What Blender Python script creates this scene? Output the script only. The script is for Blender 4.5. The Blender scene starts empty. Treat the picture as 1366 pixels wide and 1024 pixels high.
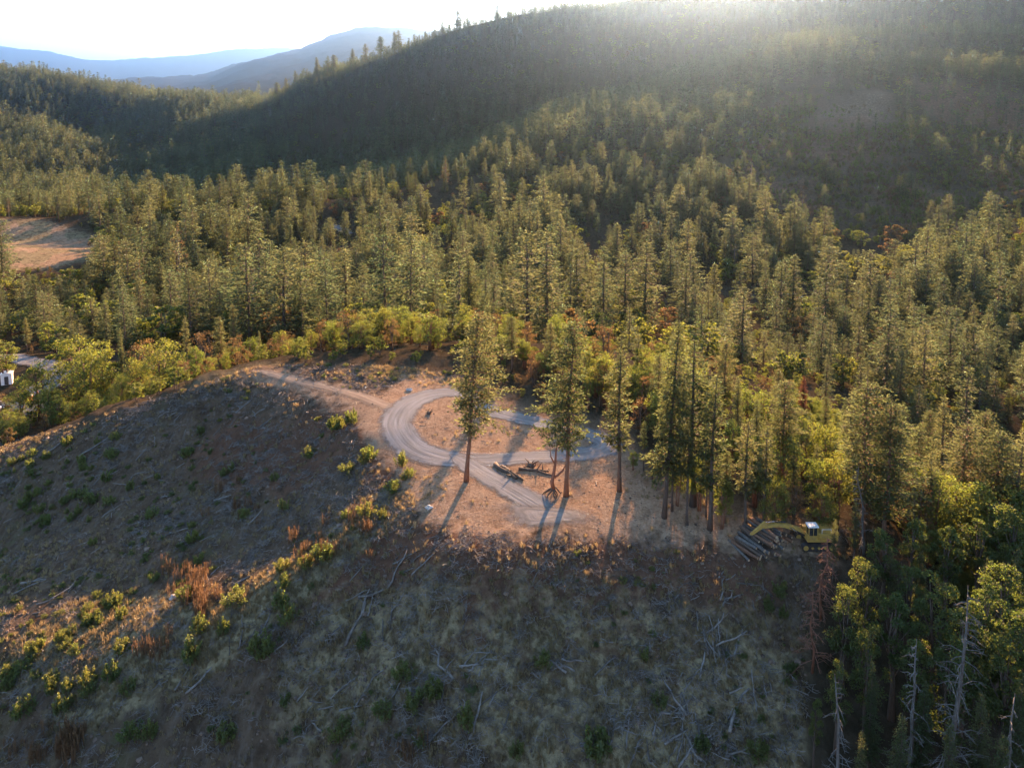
import bpy, bmesh, math, random
import numpy as np
from mathutils import Vector, Matrix, Euler

random.seed(7)
rng = np.random.default_rng(7)
SC = bpy.context.scene
COL = SC.collection
R = math.radians

# ------------------------------------------------------------------ camera numbers
F = 975.0                      # focal length in photo pixels (1366 wide)
PITCH = R(6.0)                 # the view is cropped low, so the optical axis sits high in the frame
CY = 120 + F*math.tan(PITCH)
CAMZ = 50.0
cp, sp_ = math.cos(PITCH), math.sin(PITCH)
SUN_AZ, SUN_EL = R(15.0), R(18.0)
SUN = np.array([math.sin(SUN_AZ)*math.cos(SUN_EL), math.cos(SUN_AZ)*math.cos(SUN_EL), math.sin(SUN_EL)])


def ray(px, py):
    u = (np.asarray(px, float) - 683.0) / F
    v = (CY - np.asarray(py, float)) / F
    return u, cp + v*sp_, -sp_ + v*cp


def at_z(px, py, z):
    dx, dy, dz = ray(px, py)
    t = (z - CAMZ)/dz
    return np.array([dx*t, dy*t, z])


def at_y(px, py, Y):
    dx, dy, dz = ray(px, py)
    t = Y/dy
    return np.array([dx*t, Y, CAMZ + dz*t])


def project(x, y, z):
    x = np.asarray(x, float); y = np.asarray(y, float); z = np.asarray(z, float) - CAMZ
    depth = y*cp - z*sp_
    up = y*sp_ + z*cp
    depth = np.where(depth < 0.1, 0.1, depth)
    return 683 + F*x/depth, CY - F*up/depth, depth


# ------------------------------------------------------------------ noise
def _hash(ix, iy, seed):
    h = (ix.astype(np.int64)*374761393 + iy.astype(np.int64)*668265263 + seed*1442695041) & 0xffffffff
    h = ((h ^ (h >> 13))*1274126177) & 0xffffffff
    h = ((h ^ (h >> 16))*2246822519) & 0xffffffff
    return ((h ^ (h >> 15)) & 0xffffff)/float(0xffffff)


def vnoise(x, y, seed=0):
    ix, iy = np.floor(x), np.floor(y)
    fx, fy = x-ix, y-iy
    fx = fx*fx*(3-2*fx); fy = fy*fy*(3-2*fy)
    a = _hash(ix, iy, seed); b = _hash(ix+1, iy, seed)
    c = _hash(ix, iy+1, seed); d = _hash(ix+1, iy+1, seed)
    return (a*(1-fx)+b*fx)*(1-fy) + (c*(1-fx)+d*fx)*fy


def fbm(x, y, scale, octaves=4, seed=0):
    s = 0; amp = 1; tot = 0
    for o in range(octaves):
        s = s + amp*(vnoise(x/scale + 17.3*o, y/scale - 9.1*o, seed+o)*2-1)
        tot += amp; amp *= .5; scale *= .5
    return s/tot


def sstep(a, b, x):
    t = np.clip((x-a)/(b-a), 0, 1)
    return t*t*(3-2*t)


def in_poly(px, py, poly):
    px = np.asarray(px, float); py = np.asarray(py, float)
    inside = np.zeros(px.shape, bool)
    n = len(poly)
    for i in range(n):
        x1, y1 = poly[i]; x2, y2 = poly[(i+1) % n]
        if y1 == y2:
            continue
        c = ((y1 > py) != (y2 > py)) & (px < (x2-x1)*(py-y1)/(y2-y1)+x1)
        inside ^= c
    return inside


# ------------------------------------------------------------------ terrain: near hill (thin plate spline through surveyed points)
near_px = [  # photo px, py, height
    (340, 492, 1.3), (450, 490, .8), (520, 520, .5), (600, 520, .2), (560, 590, 0), (620, 640, 0), (700, 680, -.2),
    (755, 662, 0), (830, 650, 0), (800, 590, 0), (900, 690, -.4), (1000, 690, -.4), (1080, 722, -.8), (690, 560, .1),
    (750, 575, 0), (650, 715, -.7), (800, 715, -.7), (565, 690, -1.2), (950, 720, -.9), (880, 640, -.2), (480, 560, .2), (430, 515, .9),
    (1130, 740, -2.5),
    (270, 508, 0), (200, 532, -2.9), (100, 565, -7.4), (0, 595, -12), (-120, 640, -15),
    (520, 662, -1.8), (480, 700, -3.2),
]
# the shaded left bowl and its sunlit spur, profile by profile; then the front slope
BOWL = [(-20, 100, .3), (-22.6, 90.3, -3.7), (-24.3, 84, -5.3), (-26, 78, -5.4), (-28, 111, .5), (-31.1, 99.4, -4.6), (-34.2, 87.8, -8.4), (-36.6, 79, -9.1), (-37.2, 75.5, -9.2),
        (-38, 119, .8), (-41.6, 105.5, -5.6), (-45.2, 92, -9.9), (-47.8, 82.3, -11.7), (-50.2, 73.4, -12.0), (-48, 125.5, .8), (-51.6, 112, -5.4), (-55.2, 98.5, -9.8), (-58.4, 86.8, -12.4), (-61, 77, -13.4),
        (-61, 123.5, -2.4), (-64.6, 109.5, -8), (-68.2, 96, -13.2), (-72, 82.4, -16.8), (-74.5, 73, -18.6), (-74, 123, -6.6), (-77.6, 109.5, -11.5), (-81.2, 96, -17), (-85, 82, -21), (-92, 119, -11.6), (-96, 104, -17), (-102, 88, -24), (-61, 129, -4.2), (-74, 129, -8.6), (-92, 126, -14)]
FRONT = [(x, y, z) for x in (-6, 6, 20, 34) for (y, z) in ((76, -1.1), (72, -3.2), (66, -6.9), (58, -11.8), (48, -17.6), (36, -24))]
FRONT += [(-17, 76, -6.2), (-17, 68, -11), (-17, 58, -16.5), (-17, 46, -23), (-28, 71, -10.4), (-28, 63, -15), (-28, 54, -20), (-41, 68, -14), (-41, 60, -18.3), (-41, 50, -24), (-56, 68, -17), (-56, 59, -21.5), (-74, 63, -24), (45, 75, -2.6), (45, 66, -8), (45, 56, -14)]
near_xyz = BOWL + FRONT + [(58, 88, -8), (80, 110, -24), (72, 72, -19), (100, 100, -34), (60, 56, -22), (50, 66, -11), (49, 78, -4), (50, 92, -4.5),
            (45, 105, -3), (62, 105, -11),
            (-30, 150, -4.5), (0, 150, -3.5), (30, 132, -2.6), (52, 122, -6), (0, 185, -17), (40, 172, -16), (85, 150, -27), (-85, 150, -20),
            (-60, 142, -9), (-130, 200, -26), (-60, 190, -20), (-120, 150, -28), (110, 190, -36), (10, 136, -.6), (-25, 138, -.4),
            (-150, 100, -34), (-120, 60, -40), (-70, 30, -43), (0, 20, -33), (60, 30, -36), (120, 70, -46), (135, 125, -44),
            (0, -60, -55), (-100, -40, -58), (100, -40, -58), (-200, 170, -38), (170, 190, -44), (0, 215, -26), (-70, 225, -27), (70, 215, -32),
            (-160, 225, -31), (150, 230, -40)]
P3 = np.array([at_z(*p) for p in near_px] + [np.array(p, float) for p in near_xyz])


def tps_fit(P, lam):
    X = P[:, :2]/50.0
    n = len(P)
    d = np.linalg.norm(X[:, None]-X[None], axis=2)
    K = np.where(d > 0, d*d*np.log(d+1e-12), 0) + lam*np.eye(n)
    A = np.zeros((n+3, n+3)); A[:n, :n] = K
    A[:n, n] = 1; A[:n, n+1:] = X; A[n, :n] = 1; A[n+1:, :n] = X.T
    return X, np.linalg.solve(A, np.concatenate([P[:, 2], np.zeros(3)]))


TX, TW = tps_fit(P3, 2e-3)


def tps_eval(x, y):
    x = np.asarray(x, float)/50.0; y = np.asarray(y, float)/50.0
    out = np.empty(x.shape); xf, yf = x.ravel(), y.ravel(); res = out.ravel()
    for i in range(0, len(xf), 20000):
        a, b = xf[i:i+20000], yf[i:i+20000]
        d2 = (a[:, None]-TX[None, :, 0])**2 + (b[:, None]-TX[None, :, 1])**2
        K = .5*d2*np.log(d2+1e-12)
        n = len(TX)
        res[i:i+20000] = K @ TW[:n] + TW[n] + a*TW[n+1] + b*TW[n+2]
    return res.reshape(x.shape)


# ------------------------------------------------------------------ terrain: far country as feature lines (px, py or z, forward distance)
def zl(*pts): return [('z',)+p for p in pts]
def pl(*pts): return [('p',)+p for p in pts]


LINES = [
    zl((-150, -32, 215), (0, -27, 205), (340, -23, 205), (683, -22, 200), (1000, -33, 205), (1366, -42, 215), (1550, -44, 220)),
    pl((-150, 370, 300), (0, 385, 290), (150, 385, 300), (340, 395, 300), (683, 405, 300), (900, 420, 290), (1100, 440, 280), (1250, 450, 280), (1366, 440, 280), (1550, 430, 280)),
    pl((-150, 300, 420), (0, 318, 370), (130, 335, 360), (340, 340, 370), (520, 345, 370), (683, 350, 370), (900, 370, 360), (1100, 375, 370), (1250, 350, 380), (1366, 330, 390), (1550, 310, 400)),
    pl((-150, 318, 400), (0, 328, 400), (80, 322, 405), (200, 318, 425), (350, 324, 428), (500, 316, 440), (620, 290, 470), (740, 285, 480), (850, 290, 470), (1000, 305, 440), (1150, 300, 450), (1366, 290, 460), (1550, 280, 470)),
    pl((-150, 285, 450), (0, 290, 430), (80, 290, 440), (200, 264, 470), (350, 272, 480), (500, 262, 500), (620, 235, 560), (740, 190, 640), (850, 175, 650), (1000, 190, 600), (1150, 190, 590), (1366, 200, 580), (1550, 190, 600)),
    pl((-150, 290, 520), (0, 296, 520), (200, 275, 560), (350, 280, 570), (500, 262, 590), (620, 222, 650), (740, 156, 780), (850, 118, 850), (1000, 72, 900), (1100, 48, 930), (1200, 44, 940), (1366, 46, 950), (1550, 40, 960)),
    pl((-150, 300, 800), (0, 300, 800), (200, 290, 780), (350, 280, 760), (500, 255, 760), (620, 224, 780), (740, 170, 900), (850, 135, 960), (1000, 88, 1000), (1100, 62, 1030), (1200, 56, 1040), (1366, 56, 1050), (1550, 50, 1060)),
    pl((-150, 215, 1150), (0, 225, 1100), (90, 215, 1120), (180, 225, 1220), (300, 205, 1140), (500, 160, 960), (683, 112, 960), (850, 70, 1060), (1000, 30, 1150), (1100, 14, 1180), (1366, 0, 1200), (1550, -10, 1200)),
    pl((-150, 155, 1380), (0, 152, 1350), (60, 160, 1370), (110, 185, 1420), (180, 180, 1400), (300, 165, 1280), (400, 135, 1160), (500, 105, 1060), (600, 72, 1030), (683, 48, 1030), (850, 15, 1130), (1000, -10, 1280), (1366, -40, 1300), (1550, -50, 1300)),
    pl((-150, 90, 1650), (0, 99, 1530), (60, 106, 1530), (120, 118, 1540), (200, 134, 1520), (300, 142, 1450), (345, 136, 1380), (400, 112, 1290), (450, 92, 1220), (500, 74, 1170), (560, 57, 1130), (600, 44, 1110), (640, 32, 1110), (683, 22, 1110), (720, 17, 1120), (760, 10, 1130), (850, -8, 1210), (1000, -32, 1350), (1366, -70, 1400), (1550, -80, 1400)),
    pl((-150, 135, 2400), (0, 140, 2400), (340, 150, 2300), (683, 120, 2200), (1000, 80, 2200), (1550, 60, 2200)),
    pl((-150, 112, 8950), (0, 112, 8950), (100, 110, 8950), (200, 104, 8950), (235, 103, 8950), (280, 99, 8950), (310, 84, 8950), (340, 74, 9039), (400, 66, 9129), (440, 50, 9218), (490, 38, 9308), (530, 39, 9308), (580, 45, 9308), (683, 60, 9308), (900, 70, 9308), (1550, 80, 9308)),
    pl((-150, 122, 15500), (1550, 122, 15500)),
    pl((-150, 52, 21216), (0, 58, 21216), (40, 63, 21216), (65, 63, 21216), (110, 75, 21216), (150, 78, 21437), (185, 73, 21658), (250, 68, 21879), (320, 61, 22100), (360, 61, 22100), (385, 61, 22100), (420, 70, 22100), (683, 80, 22100), (1550, 80, 22100)),
    pl((-150, 128, 28000), (1550, 128, 28000)),
    pl((-150, 119, 45000), (1550, 119, 45000)),
]
# log-polar grid
TH = np.concatenate([np.radians(np.arange(-180, -43, 1.5)), np.radians(np.arange(-43, 43.001, .11)), np.radians(np.arange(44.5, 180.01, 1.5))])
RR = 8.0*np.exp(np.arange(0, math.log(45000/8.0)+.01, .0105))
NT, NR = len(TH), len(RR)
LR = np.log(RR)


def far_heights():
    thc = np.clip(TH, R(-38), R(38))
    rk, sk = [], []
    for L in LINES:
        th, lr, s = [], [], []
        for (kind, px, q, Y) in L:
            if kind == 'z':
                dx, dy, dz = ray(px, 460)
                x = dx/dy*Y; r = math.hypot(x, Y); th.append(math.atan2(x, Y)); lr.append(math.log(r)); s.append((q-CAMZ)/r)
            else:
                p = at_y(px, q, Y)
                r = math.hypot(p[0], p[1]); th.append(math.atan2(p[0], p[1])); lr.append(math.log(r)); s.append((p[2]-CAMZ)/r)
        rk.append(np.interp(thc, th, lr)); sk.append(np.interp(thc, th, s))
    rk = np.array(rk); sk = np.array(sk)
    S = np.empty((NT, NR))
    for i in range(NT):
        S[i] = np.interp(LR, rk[:, i], sk[:, i])
    k = np.exp(-.5*(np.arange(-6, 7)/2.6)**2); k /= k.sum()
    Sp = np.pad(S, ((0, 0), (6, 6)), mode='edge')
    S = sum(k[j]*Sp[:, j:j+NR] for j in range(13))
    k = np.exp(-.5*(np.arange(-8, 9)/3.0)**2); k /= k.sum()
    Sp = np.pad(S, ((8, 8), (0, 0)), mode='edge')
    S = sum(k[j]*Sp[j:j+NT] for j in range(17))
    return S*RR[None, :] + CAMZ


GX = np.sin(TH)[:, None]*RR[None, :]
GY = np.cos(TH)[:, None]*RR[None, :]
Hfar = far_heights()
ridg = 1-np.abs(fbm(GX, GY, 210., 4, 5))*2
Hfar = Hfar + (ridg-.6)*np.clip((RR-330)/500, 0, 1)[None, :]*15*np.clip(RR/1000, .5, 1.3)[None, :] + fbm(GX, GY, 90., 3, 9)*np.clip(RR/150-1, 0, 1)[None, :]*2.0
Hfar = Hfar + (1-np.abs(fbm(GX, GY, 700., 4, 25))*2-.6)*np.clip((RR-4000)/4000, 0, 1)[None, :]*45
big = 1-np.abs(fbm(GX, GY, 3600., 6, 15))*2
Hfar = Hfar + (big-.6)*np.clip((RR-4000)/4000, 0, 1)[None, :]*100
kn = int(np.searchsorted(RR, 260))
Hn = tps_eval(GX[:, :kn], GY[:, :kn])
Hn = np.where((GY[:, :kn] < 20) & (Hn > -25), -25, Hn)
w = sstep(165, 235, RR[:kn])[None, :]
H = Hfar.copy()
H[:, :kn] = Hn*(1-w) + Hfar[:, :kn]*w

# plateau mask and micro relief
gpx, gpy, gdep = project(GX, GY, H)
PLATEAU = [(335, 490), (420, 486), (600, 500), (840, 560), (1010, 640), (1120, 700), (1130, 745), (1000, 738), (880, 722), (760, 724), (650, 722), (560, 700), (545, 660), (500, 610), (470, 560), (400, 530)]
plat_c = in_poly(gpx, gpy, PLATEAU) & (RR[None, :] < 145) & (GY > 0)


def blur(A, n, it=2):
    for _ in range(it):
        for ax in (0, 1):
            P = np.pad(A, [(n, n) if a == ax else (0, 0) for a in (0, 1)], mode='edge')
            c = np.cumsum(P, axis=ax)
            c = np.insert(c, 0, 0, axis=ax)
            m = 2*n+1
            if ax == 0: A = (c[m:]-c[:-m])/m
            else: A = (c[:, m:]-c[:, :-m])/m
    return A


plat = blur(plat_c.astype(float), 3)
nearw = np.clip(1-(RR-160)/60, 0, 1)[None, :]
rough = fbm(GX, GY, 7., 4, 21)*.75 + (1-np.abs(fbm(GX+3, GY, 2.6, 3, 31))*2.2)*.28
H = H + rough*nearw*(1-.88*plat)*(RR[None, :] > 30) + fbm(GX, GY, 11, 3, 77)*.12*plat
# skidder benches and little gullies running down the cleared slopes
gul = fbm(GX*1.0-GY*.35, GY*.12+GX*.05, 5.5, 3, 41)
H = H + gul*.55*nearw*(1-plat)*((GY > 40) & (GY < 130))


def ground(x, y):
    x = np.asarray(x, float); y = np.asarray(y, float)
    th = np.arctan2(x, y); r = np.clip(np.hypot(x, y), RR[0], RR[-1]*.999)
    fi = np.interp(th, TH, np.arange(NT)); fj = (np.log(r)-LR[0])/(LR[1]-LR[0])
    i = np.clip(fi.astype(int), 0, NT-2); j = np.clip(fj.astype(int), 0, NR-2)
    a = fi-i; b = fj-j
    return (H[i, j]*(1-a)*(1-b) + H[i+1, j]*a*(1-b) + H[i, j+1]*(1-a)*b + H[i+1, j+1]*a*b)


def gz(x, y): return float(ground(x, y))


def hit(px, py, tmax=3000):
    """where the line of sight through a photo pixel meets the ground"""
    dx, dy, dz = ray(px, py)
    t = np.exp(np.linspace(math.log(35), math.log(tmax), 2400))
    d = CAMZ + dz*t - ground(dx*t, dy*t)
    k = np.argmax(d < 0)
    if d[k] >= 0: return None
    t0, t1 = t[k-1], t[k]
    for _ in range(18):
        tm = .5*(t0+t1)
        if CAMZ + dz*tm - gz(dx*tm, dy*tm) < 0: t1 = tm
        else: t0 = tm
    return np.array([dx*t1, dy*t1, gz(dx*t1, dy*t1)])


# ------------------------------------------------------------------ small helpers
def link(o, parent=None):
    COL.objects.link(o)
    if parent is not None: o.parent = parent
    return o


def tag(o, label=None, cat=None, group=None, kind=None):
    if label: o['label'] = label
    if cat: o['category'] = cat
    if group: o['group'] = group
    if kind: o['kind'] = kind
    return o


def empty(name, loc=(0, 0, 0), rz=0.):
    o = bpy.data.objects.new(name, None)
    o.location = [float(v) for v in loc]; o.rotation_euler = (0, 0, rz); o.empty_display_size = .3
    return link(o)


def mesh_from(name, V, Q, mats, midx=None, smooth=False):
    """V n x 3, Q list/array of quads (or of mixed tuples)"""
    me = bpy.data.meshes.new(name)
    V = np.asarray(V, np.float32)
    if isinstance(Q, np.ndarray):
        n, k = Q.shape
        me.vertices.add(len(V)); me.vertices.foreach_set('co', V.ravel())
        me.loops.add(n*k); me.loops.foreach_set('vertex_index', Q.astype(np.int32).ravel())
        me.polygons.add(n); me.polygons.foreach_set('loop_start', np.arange(0, n*k, k, dtype=np.int32))
        if midx is not None: me.polygons.foreach_set('material_index', np.asarray(midx, np.int32))
        me.polygons.foreach_set('use_smooth', np.full(n, smooth))
        me.update(calc_edges=True); me.validate()
    else:
        me.from_pydata([tuple(map(float, v)) for v in V], [], [tuple(map(int, q)) for q in Q])
        if smooth:
            me.polygons.foreach_set('use_smooth', np.full(len(me.polygons), True))
        me.update()
    for m in (mats if isinstance(mats, (list, tuple)) else [mats]): me.materials.append(m)
    return me


def obj(name, me, parent=None, loc=None):
    o = bpy.data.objects.new(name, me)
    if loc is not None: o.location = [float(v) for v in loc]
    return link(o, parent)


# ------------------------------------------------------------------ materials
class NT_:
    def __init__(self, name):
        m = bpy.data.materials.new(name); m.use_nodes = True
        self.m = m; self.t = m.node_tree; self.t.nodes.clear()
        self.out = self.n('ShaderNodeOutputMaterial')

    def n(self, typ, **kw):
        nd = self.t.nodes.new(typ)
        for k, v in kw.items(): setattr(nd, k, v)
        return nd

    def l(self, a, b): self.t.links.new(a, b)

    def put(self, sock, v):
        if hasattr(v, 'node'): self.l(v, sock)
        else: sock.default_value = v

    def mix(self, f, a, b, blend='MIX'):
        nd = self.n('ShaderNodeMix', data_type='RGBA', blend_type=blend)
        self.put(nd.inputs[0], f); self.put(nd.inputs[6], a); self.put(nd.inputs[7], b)
        return nd.outputs[2]

    def math(self, op, a, b=0., c=None, clamp=False):
        nd = self.n('ShaderNodeMath', operation=op, use_clamp=clamp)
        self.put(nd.inputs[0], a); self.put(nd.inputs[1], b)
        if c is not None: self.put(nd.inputs[2], c)
        return nd.outputs[0]

    def ramp(self, f, a, b, va=0., vb=1.):
        nd = self.n('ShaderNodeMapRange', clamp=True)
        self.put(nd.inputs[0], f)
        nd.inputs[1].default_value = a; nd.inputs[2].default_value = b
        nd.inputs[3].default_value = va; nd.inputs[4].default_value = vb
        return nd.outputs[0]

    def noise(self, scale, detail=4., vec=None, rough=.55, dist=0.):
        nd = self.n('ShaderNodeTexNoise')
        nd.inputs['Scale'].default_value = scale; nd.inputs['Detail'].default_value = detail
        nd.inputs['Roughness'].default_value = rough; nd.inputs['Distortion'].default_value = dist
        if vec is not None: self.l(vec, nd.inputs['Vector'])
        return nd.outputs['Fac']

    def mapping(self, vec, scale=(1, 1, 1), rot=(0, 0, 0)):
        nd = self.n('ShaderNodeMapping')
        nd.inputs['Scale'].default_value = scale; nd.inputs['Rotation'].default_value = rot
        self.l(vec, nd.inputs['Vector'])
        return nd.outputs[0]


def C(r, g, b): return (r, g, b, 1.)


def leaf_mat(name, c1, c2, t1, t2, trans=.45, gloss=.04):
    M = NT_(name)
    oi = M.n('ShaderNodeObjectInfo')
    geo = M.n('ShaderNodeNewGeometry')
    rp = geo.outputs['Random Per Island']
    f = M.math('ADD', M.math('MULTIPLY', oi.outputs['Random'], .62), M.math('MULTIPLY', rp, .38))
    col = M.mix(f, c1, c2); tcol = M.mix(f, t1, t2)
    d = M.n('ShaderNodeBsdfDiffuse'); M.put(d.inputs[0], col)
    t = M.n('ShaderNodeBsdfTranslucent'); M.put(t.inputs[0], tcol)
    mx = M.n('ShaderNodeMixShader'); mx.inputs[0].default_value = trans
    M.l(d.outputs[0], mx.inputs[1]); M.l(t.outputs[0], mx.inputs[2])
    last = mx
    if gloss:
        g = M.n('ShaderNodeBsdfGlossy'); g.inputs['Roughness'].default_value = .6; g.inputs[0].default_value = C(.85, .85, .8)
        m2 = M.n('ShaderNodeMixShader'); m2.inputs[0].default_value = gloss
        M.l(mx.outputs[0], m2.inputs[1]); M.l(g.outputs[0], m2.inputs[2]); last = m2
    M.l(last.outputs[0], M.out.inputs[0])
    return M.m


def plain_mat(name, c1, c2, scale=3., rough=.8, metal=0., stretch=(1, 1, 1), bump=.0, rand=.25, coat=0.):
    M = NT_(name)
    tc = M.n('ShaderNodeTexCoord')
    v = M.mapping(tc.outputs['Object'], stretch)
    nz = M.noise(scale, 5, v)
    oi = M.n('ShaderNodeObjectInfo')
    f = M.math('ADD', M.ramp(nz, .3, .7), M.math('MULTIPLY', M.math('SUBTRACT', oi.outputs['Random'], .5), rand*2), clamp=True)
    p = M.n('ShaderNodeBsdfPrincipled')
    M.put(p.inputs['Base Color'], M.mix(f, c1, c2))
    p.inputs['Metallic'].default_value = metal
    M.put(p.inputs['Roughness'], M.ramp(nz, .3, .7, max(.05, rough-.12), min(1, rough+.12)))
    p.inputs['Coat Weight'].default_value = coat
    if bump:
        b = M.n('ShaderNodeBump'); b.inputs['Strength'].default_value = bump; b.inputs['Distance'].default_value = .05
        M.l(nz, b.inputs['Height']); M.l(b.outputs[0], p.inputs['Normal'])
    M.l(p.outputs[0], M.out.inputs[0])
    return M.m


MAT = {}
MAT['needle'] = leaf_mat('pine_needles', C(.030, .056, .026), C(.078, .092, .038), C(.095, .165, .075), C(.27, .295, .125), .42, .02)
MAT['needle_near'] = leaf_mat('long_pine_needles', C(.042, .066, .026), C(.080, .092, .038), C(.14, .19, .065), C(.24, .25, .10), .45, .02)
MAT['needle_dark'] = leaf_mat('fir_needles', C(.028, .046, .022), C(.050, .068, .028), C(.095, .14, .05), C(.16, .19, .07), .40, .02)
MAT['leaf'] = leaf_mat('broad_leaves', C(.050, .085, .020), C(.100, .115, .026), C(.17, .25, .032), C(.31, .33, .05), .48, .03)
MAT['leaf_dark'] = leaf_mat('shade_leaves', C(.040, .070, .020), C(.080, .095, .026), C(.11, .18, .030), C(.22, .26, .045), .45, .03)  # darker, less yellow leaf colour for the tall slender trees
MAT['leaf_rust'] = leaf_mat('rusty_leaves', C(.10, .055, .028), C(.12, .085, .035), C(.20, .11, .05), C(.24, .18, .06), .45, .02)
MAT['leaf_red'] = leaf_mat('dead_needles', C(.15, .06, .04), C(.18, .08, .05), C(.18, .07, .045), C(.21, .09, .055), .35, .0)
MAT['shrub'] = leaf_mat('shrub_leaves', C(.050, .085, .022), C(.095, .12, .03), C(.17, .24, .035), C(.32, .33, .07), .5, .04)
MAT['straw'] = leaf_mat('dry_grass_blades', C(.22, .18, .095), C(.31, .25, .14), C(.26, .20, .10), C(.36, .28, .15), .4, .0)
MAT['weed'] = leaf_mat('rusty_weed_stems', C(.15, .095, .055), C(.21, .13, .07), C(.15, .09, .05), C(.20, .125, .065), .4, .0)
MAT['bark'] = plain_mat('grey_brown_bark', C(.060, .045, .034), C(.15, .105, .075), 2.2, .9, 0, (3, 3, .5), .6)
MAT['bark_pine'] = plain_mat('orange_brown_bark', C(.13, .068, .040), C(.27, .15, .09), 2.2, .9, 0, (3, 3, .45), .6)
MAT['bark_grey'] = plain_mat('weathered_grey_wood', C(.075, .068, .06), C(.19, .175, .155), 2.4, .85, 0, (2, 2, .5), .5)
MAT['bark_red'] = plain_mat('smooth_red_bark', C(.14, .055, .03), C(.25, .11, .06), 2., .6, 0, (2, 2, .5), .2)
MAT['cutwood'] = plain_mat('fresh_cut_wood', C(.45, .29, .16), C(.62, .45, .28), 6., .75)
MAT['slash'] = plain_mat('bleached_sticks', C(.085, .073, .06), C(.25, .225, .195), 2., .85, 0, (1, 1, 1), .3, .45)
MAT['rock'] = plain_mat('pale_rock', C(.34, .32, .29), C(.62, .60, .56), 3., .9, 0, (1, 1, 1), .6)


def terrain_mat():
    M = NT_('hill_soil')
    tc = M.n('ShaderNodeTexCoord'); P = tc.outputs['Object']
    at = M.n('ShaderNodeAttribute', attribute_name='cover', attribute_type='GEOMETRY')
    sep = M.n('ShaderNodeSeparateColor'); M.l(at.outputs['Color'], sep.inputs[0])
    aw = at.outputs['Alpha']
    n_fine = M.noise(3.2, 6, P, .7)
    n_mid = M.noise(.55, 6, P, .62, .4)
    n_big = M.noise(.09, 5, P, .6)
    n_str = M.noise(1.0, 6, M.mapping(P, (1.6, .35, .6), (0, 0, R(-20))), .65, .6)
    soil = M.mix(M.ramp(n_mid, .32, .68), C(.070, .047, .030), C(.185, .130, .084))
    soil = M.mix(M.ramp(n_str, .52, .75, 0, .75), soil, C(.215, .18, .145))
    soil = M.mix(M.ramp(n_fine, .60, .74, 0, .7), soil, C(.25, .22, .19))
    soil = M.mix(M.ramp(n_fine, .42, .30, 0, .7), soil, C(.035, .028, .022))
    green = M.mix(M.ramp(n_fine, .3, .7), C(.045, .06, .022), C(.10, .105, .045))
    soil = M.mix(M.math('MULTIPLY', M.ramp(n_big, .48, .68), M.ramp(n_mid, .46, .62, 0, .6)), soil, green)
    bare = M.mix(M.ramp(n_mid, .3, .7), C(.265, .165, .10), C(.44, .305, .195))
    bare = M.mix(M.ramp(n_fine, .52, .72, 0, .75), bare, C(.54, .41, .285))
    bare = M.mix(M.ramp(n_fine, .45, .30, 0, .75), bare, C(.095, .066, .048))
    bare = M.mix(M.ramp(n_str, .54, .70, 0, .6), bare, C(.17, .115, .075))
    grass = M.mix(M.ramp(n_fine, .3, .7), C(.19, .15, .085), C(.40, .32, .18))
    grass = M.mix(M.ramp(n_mid, .52, .42, 0, .6), grass, C(.10, .075, .045))
    red = M.mix(M.ramp(n_mid, .3, .7), C(.10, .056, .036), C(.195, .110, .068))
    red = M.mix(M.ramp(n_fine, .45, .32, 0, .7), red, C(.045, .026, .018))
    floor = M.mix(M.ramp(n_mid, .3, .7), C(.034, .030, .018), C(.085, .064, .042))

    def edge(w):   # a ragged edge between two covers
        return M.ramp(M.math('ADD', w, M.math('MULTIPLY', M.math('SUBTRACT', n_mid, .5), 1.1)), .32, .68)
    col = M.mix(edge(sep.outputs[2]), soil, red)
    col = M.mix(edge(sep.outputs[1]), col, grass)
    col = M.mix(edge(sep.outputs[0]), col, bare)
    col = M.mix(aw, col, floor)
    p = M.n('ShaderNodeBsdfDiffuse'); M.put(p.inputs[0], col); p.inputs[1].default_value = .6
    b1 = M.n('ShaderNodeBump'); b1.inputs['Strength'].default_value = .9; b1.inputs['Distance'].default_value = .30
    hsum = M.math('ADD', M.math('MULTIPLY', n_fine, .8), M.math('ADD', M.math('MULTIPLY', n_mid, .9), M.math('MULTIPLY', n_str, .6)))
    M.l(hsum, b1.inputs['Height']); M.l(b1.outputs[0], p.inputs['Normal'])
    M.l(p.outputs[0], M.out.inputs[0])
    return M.m


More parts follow.
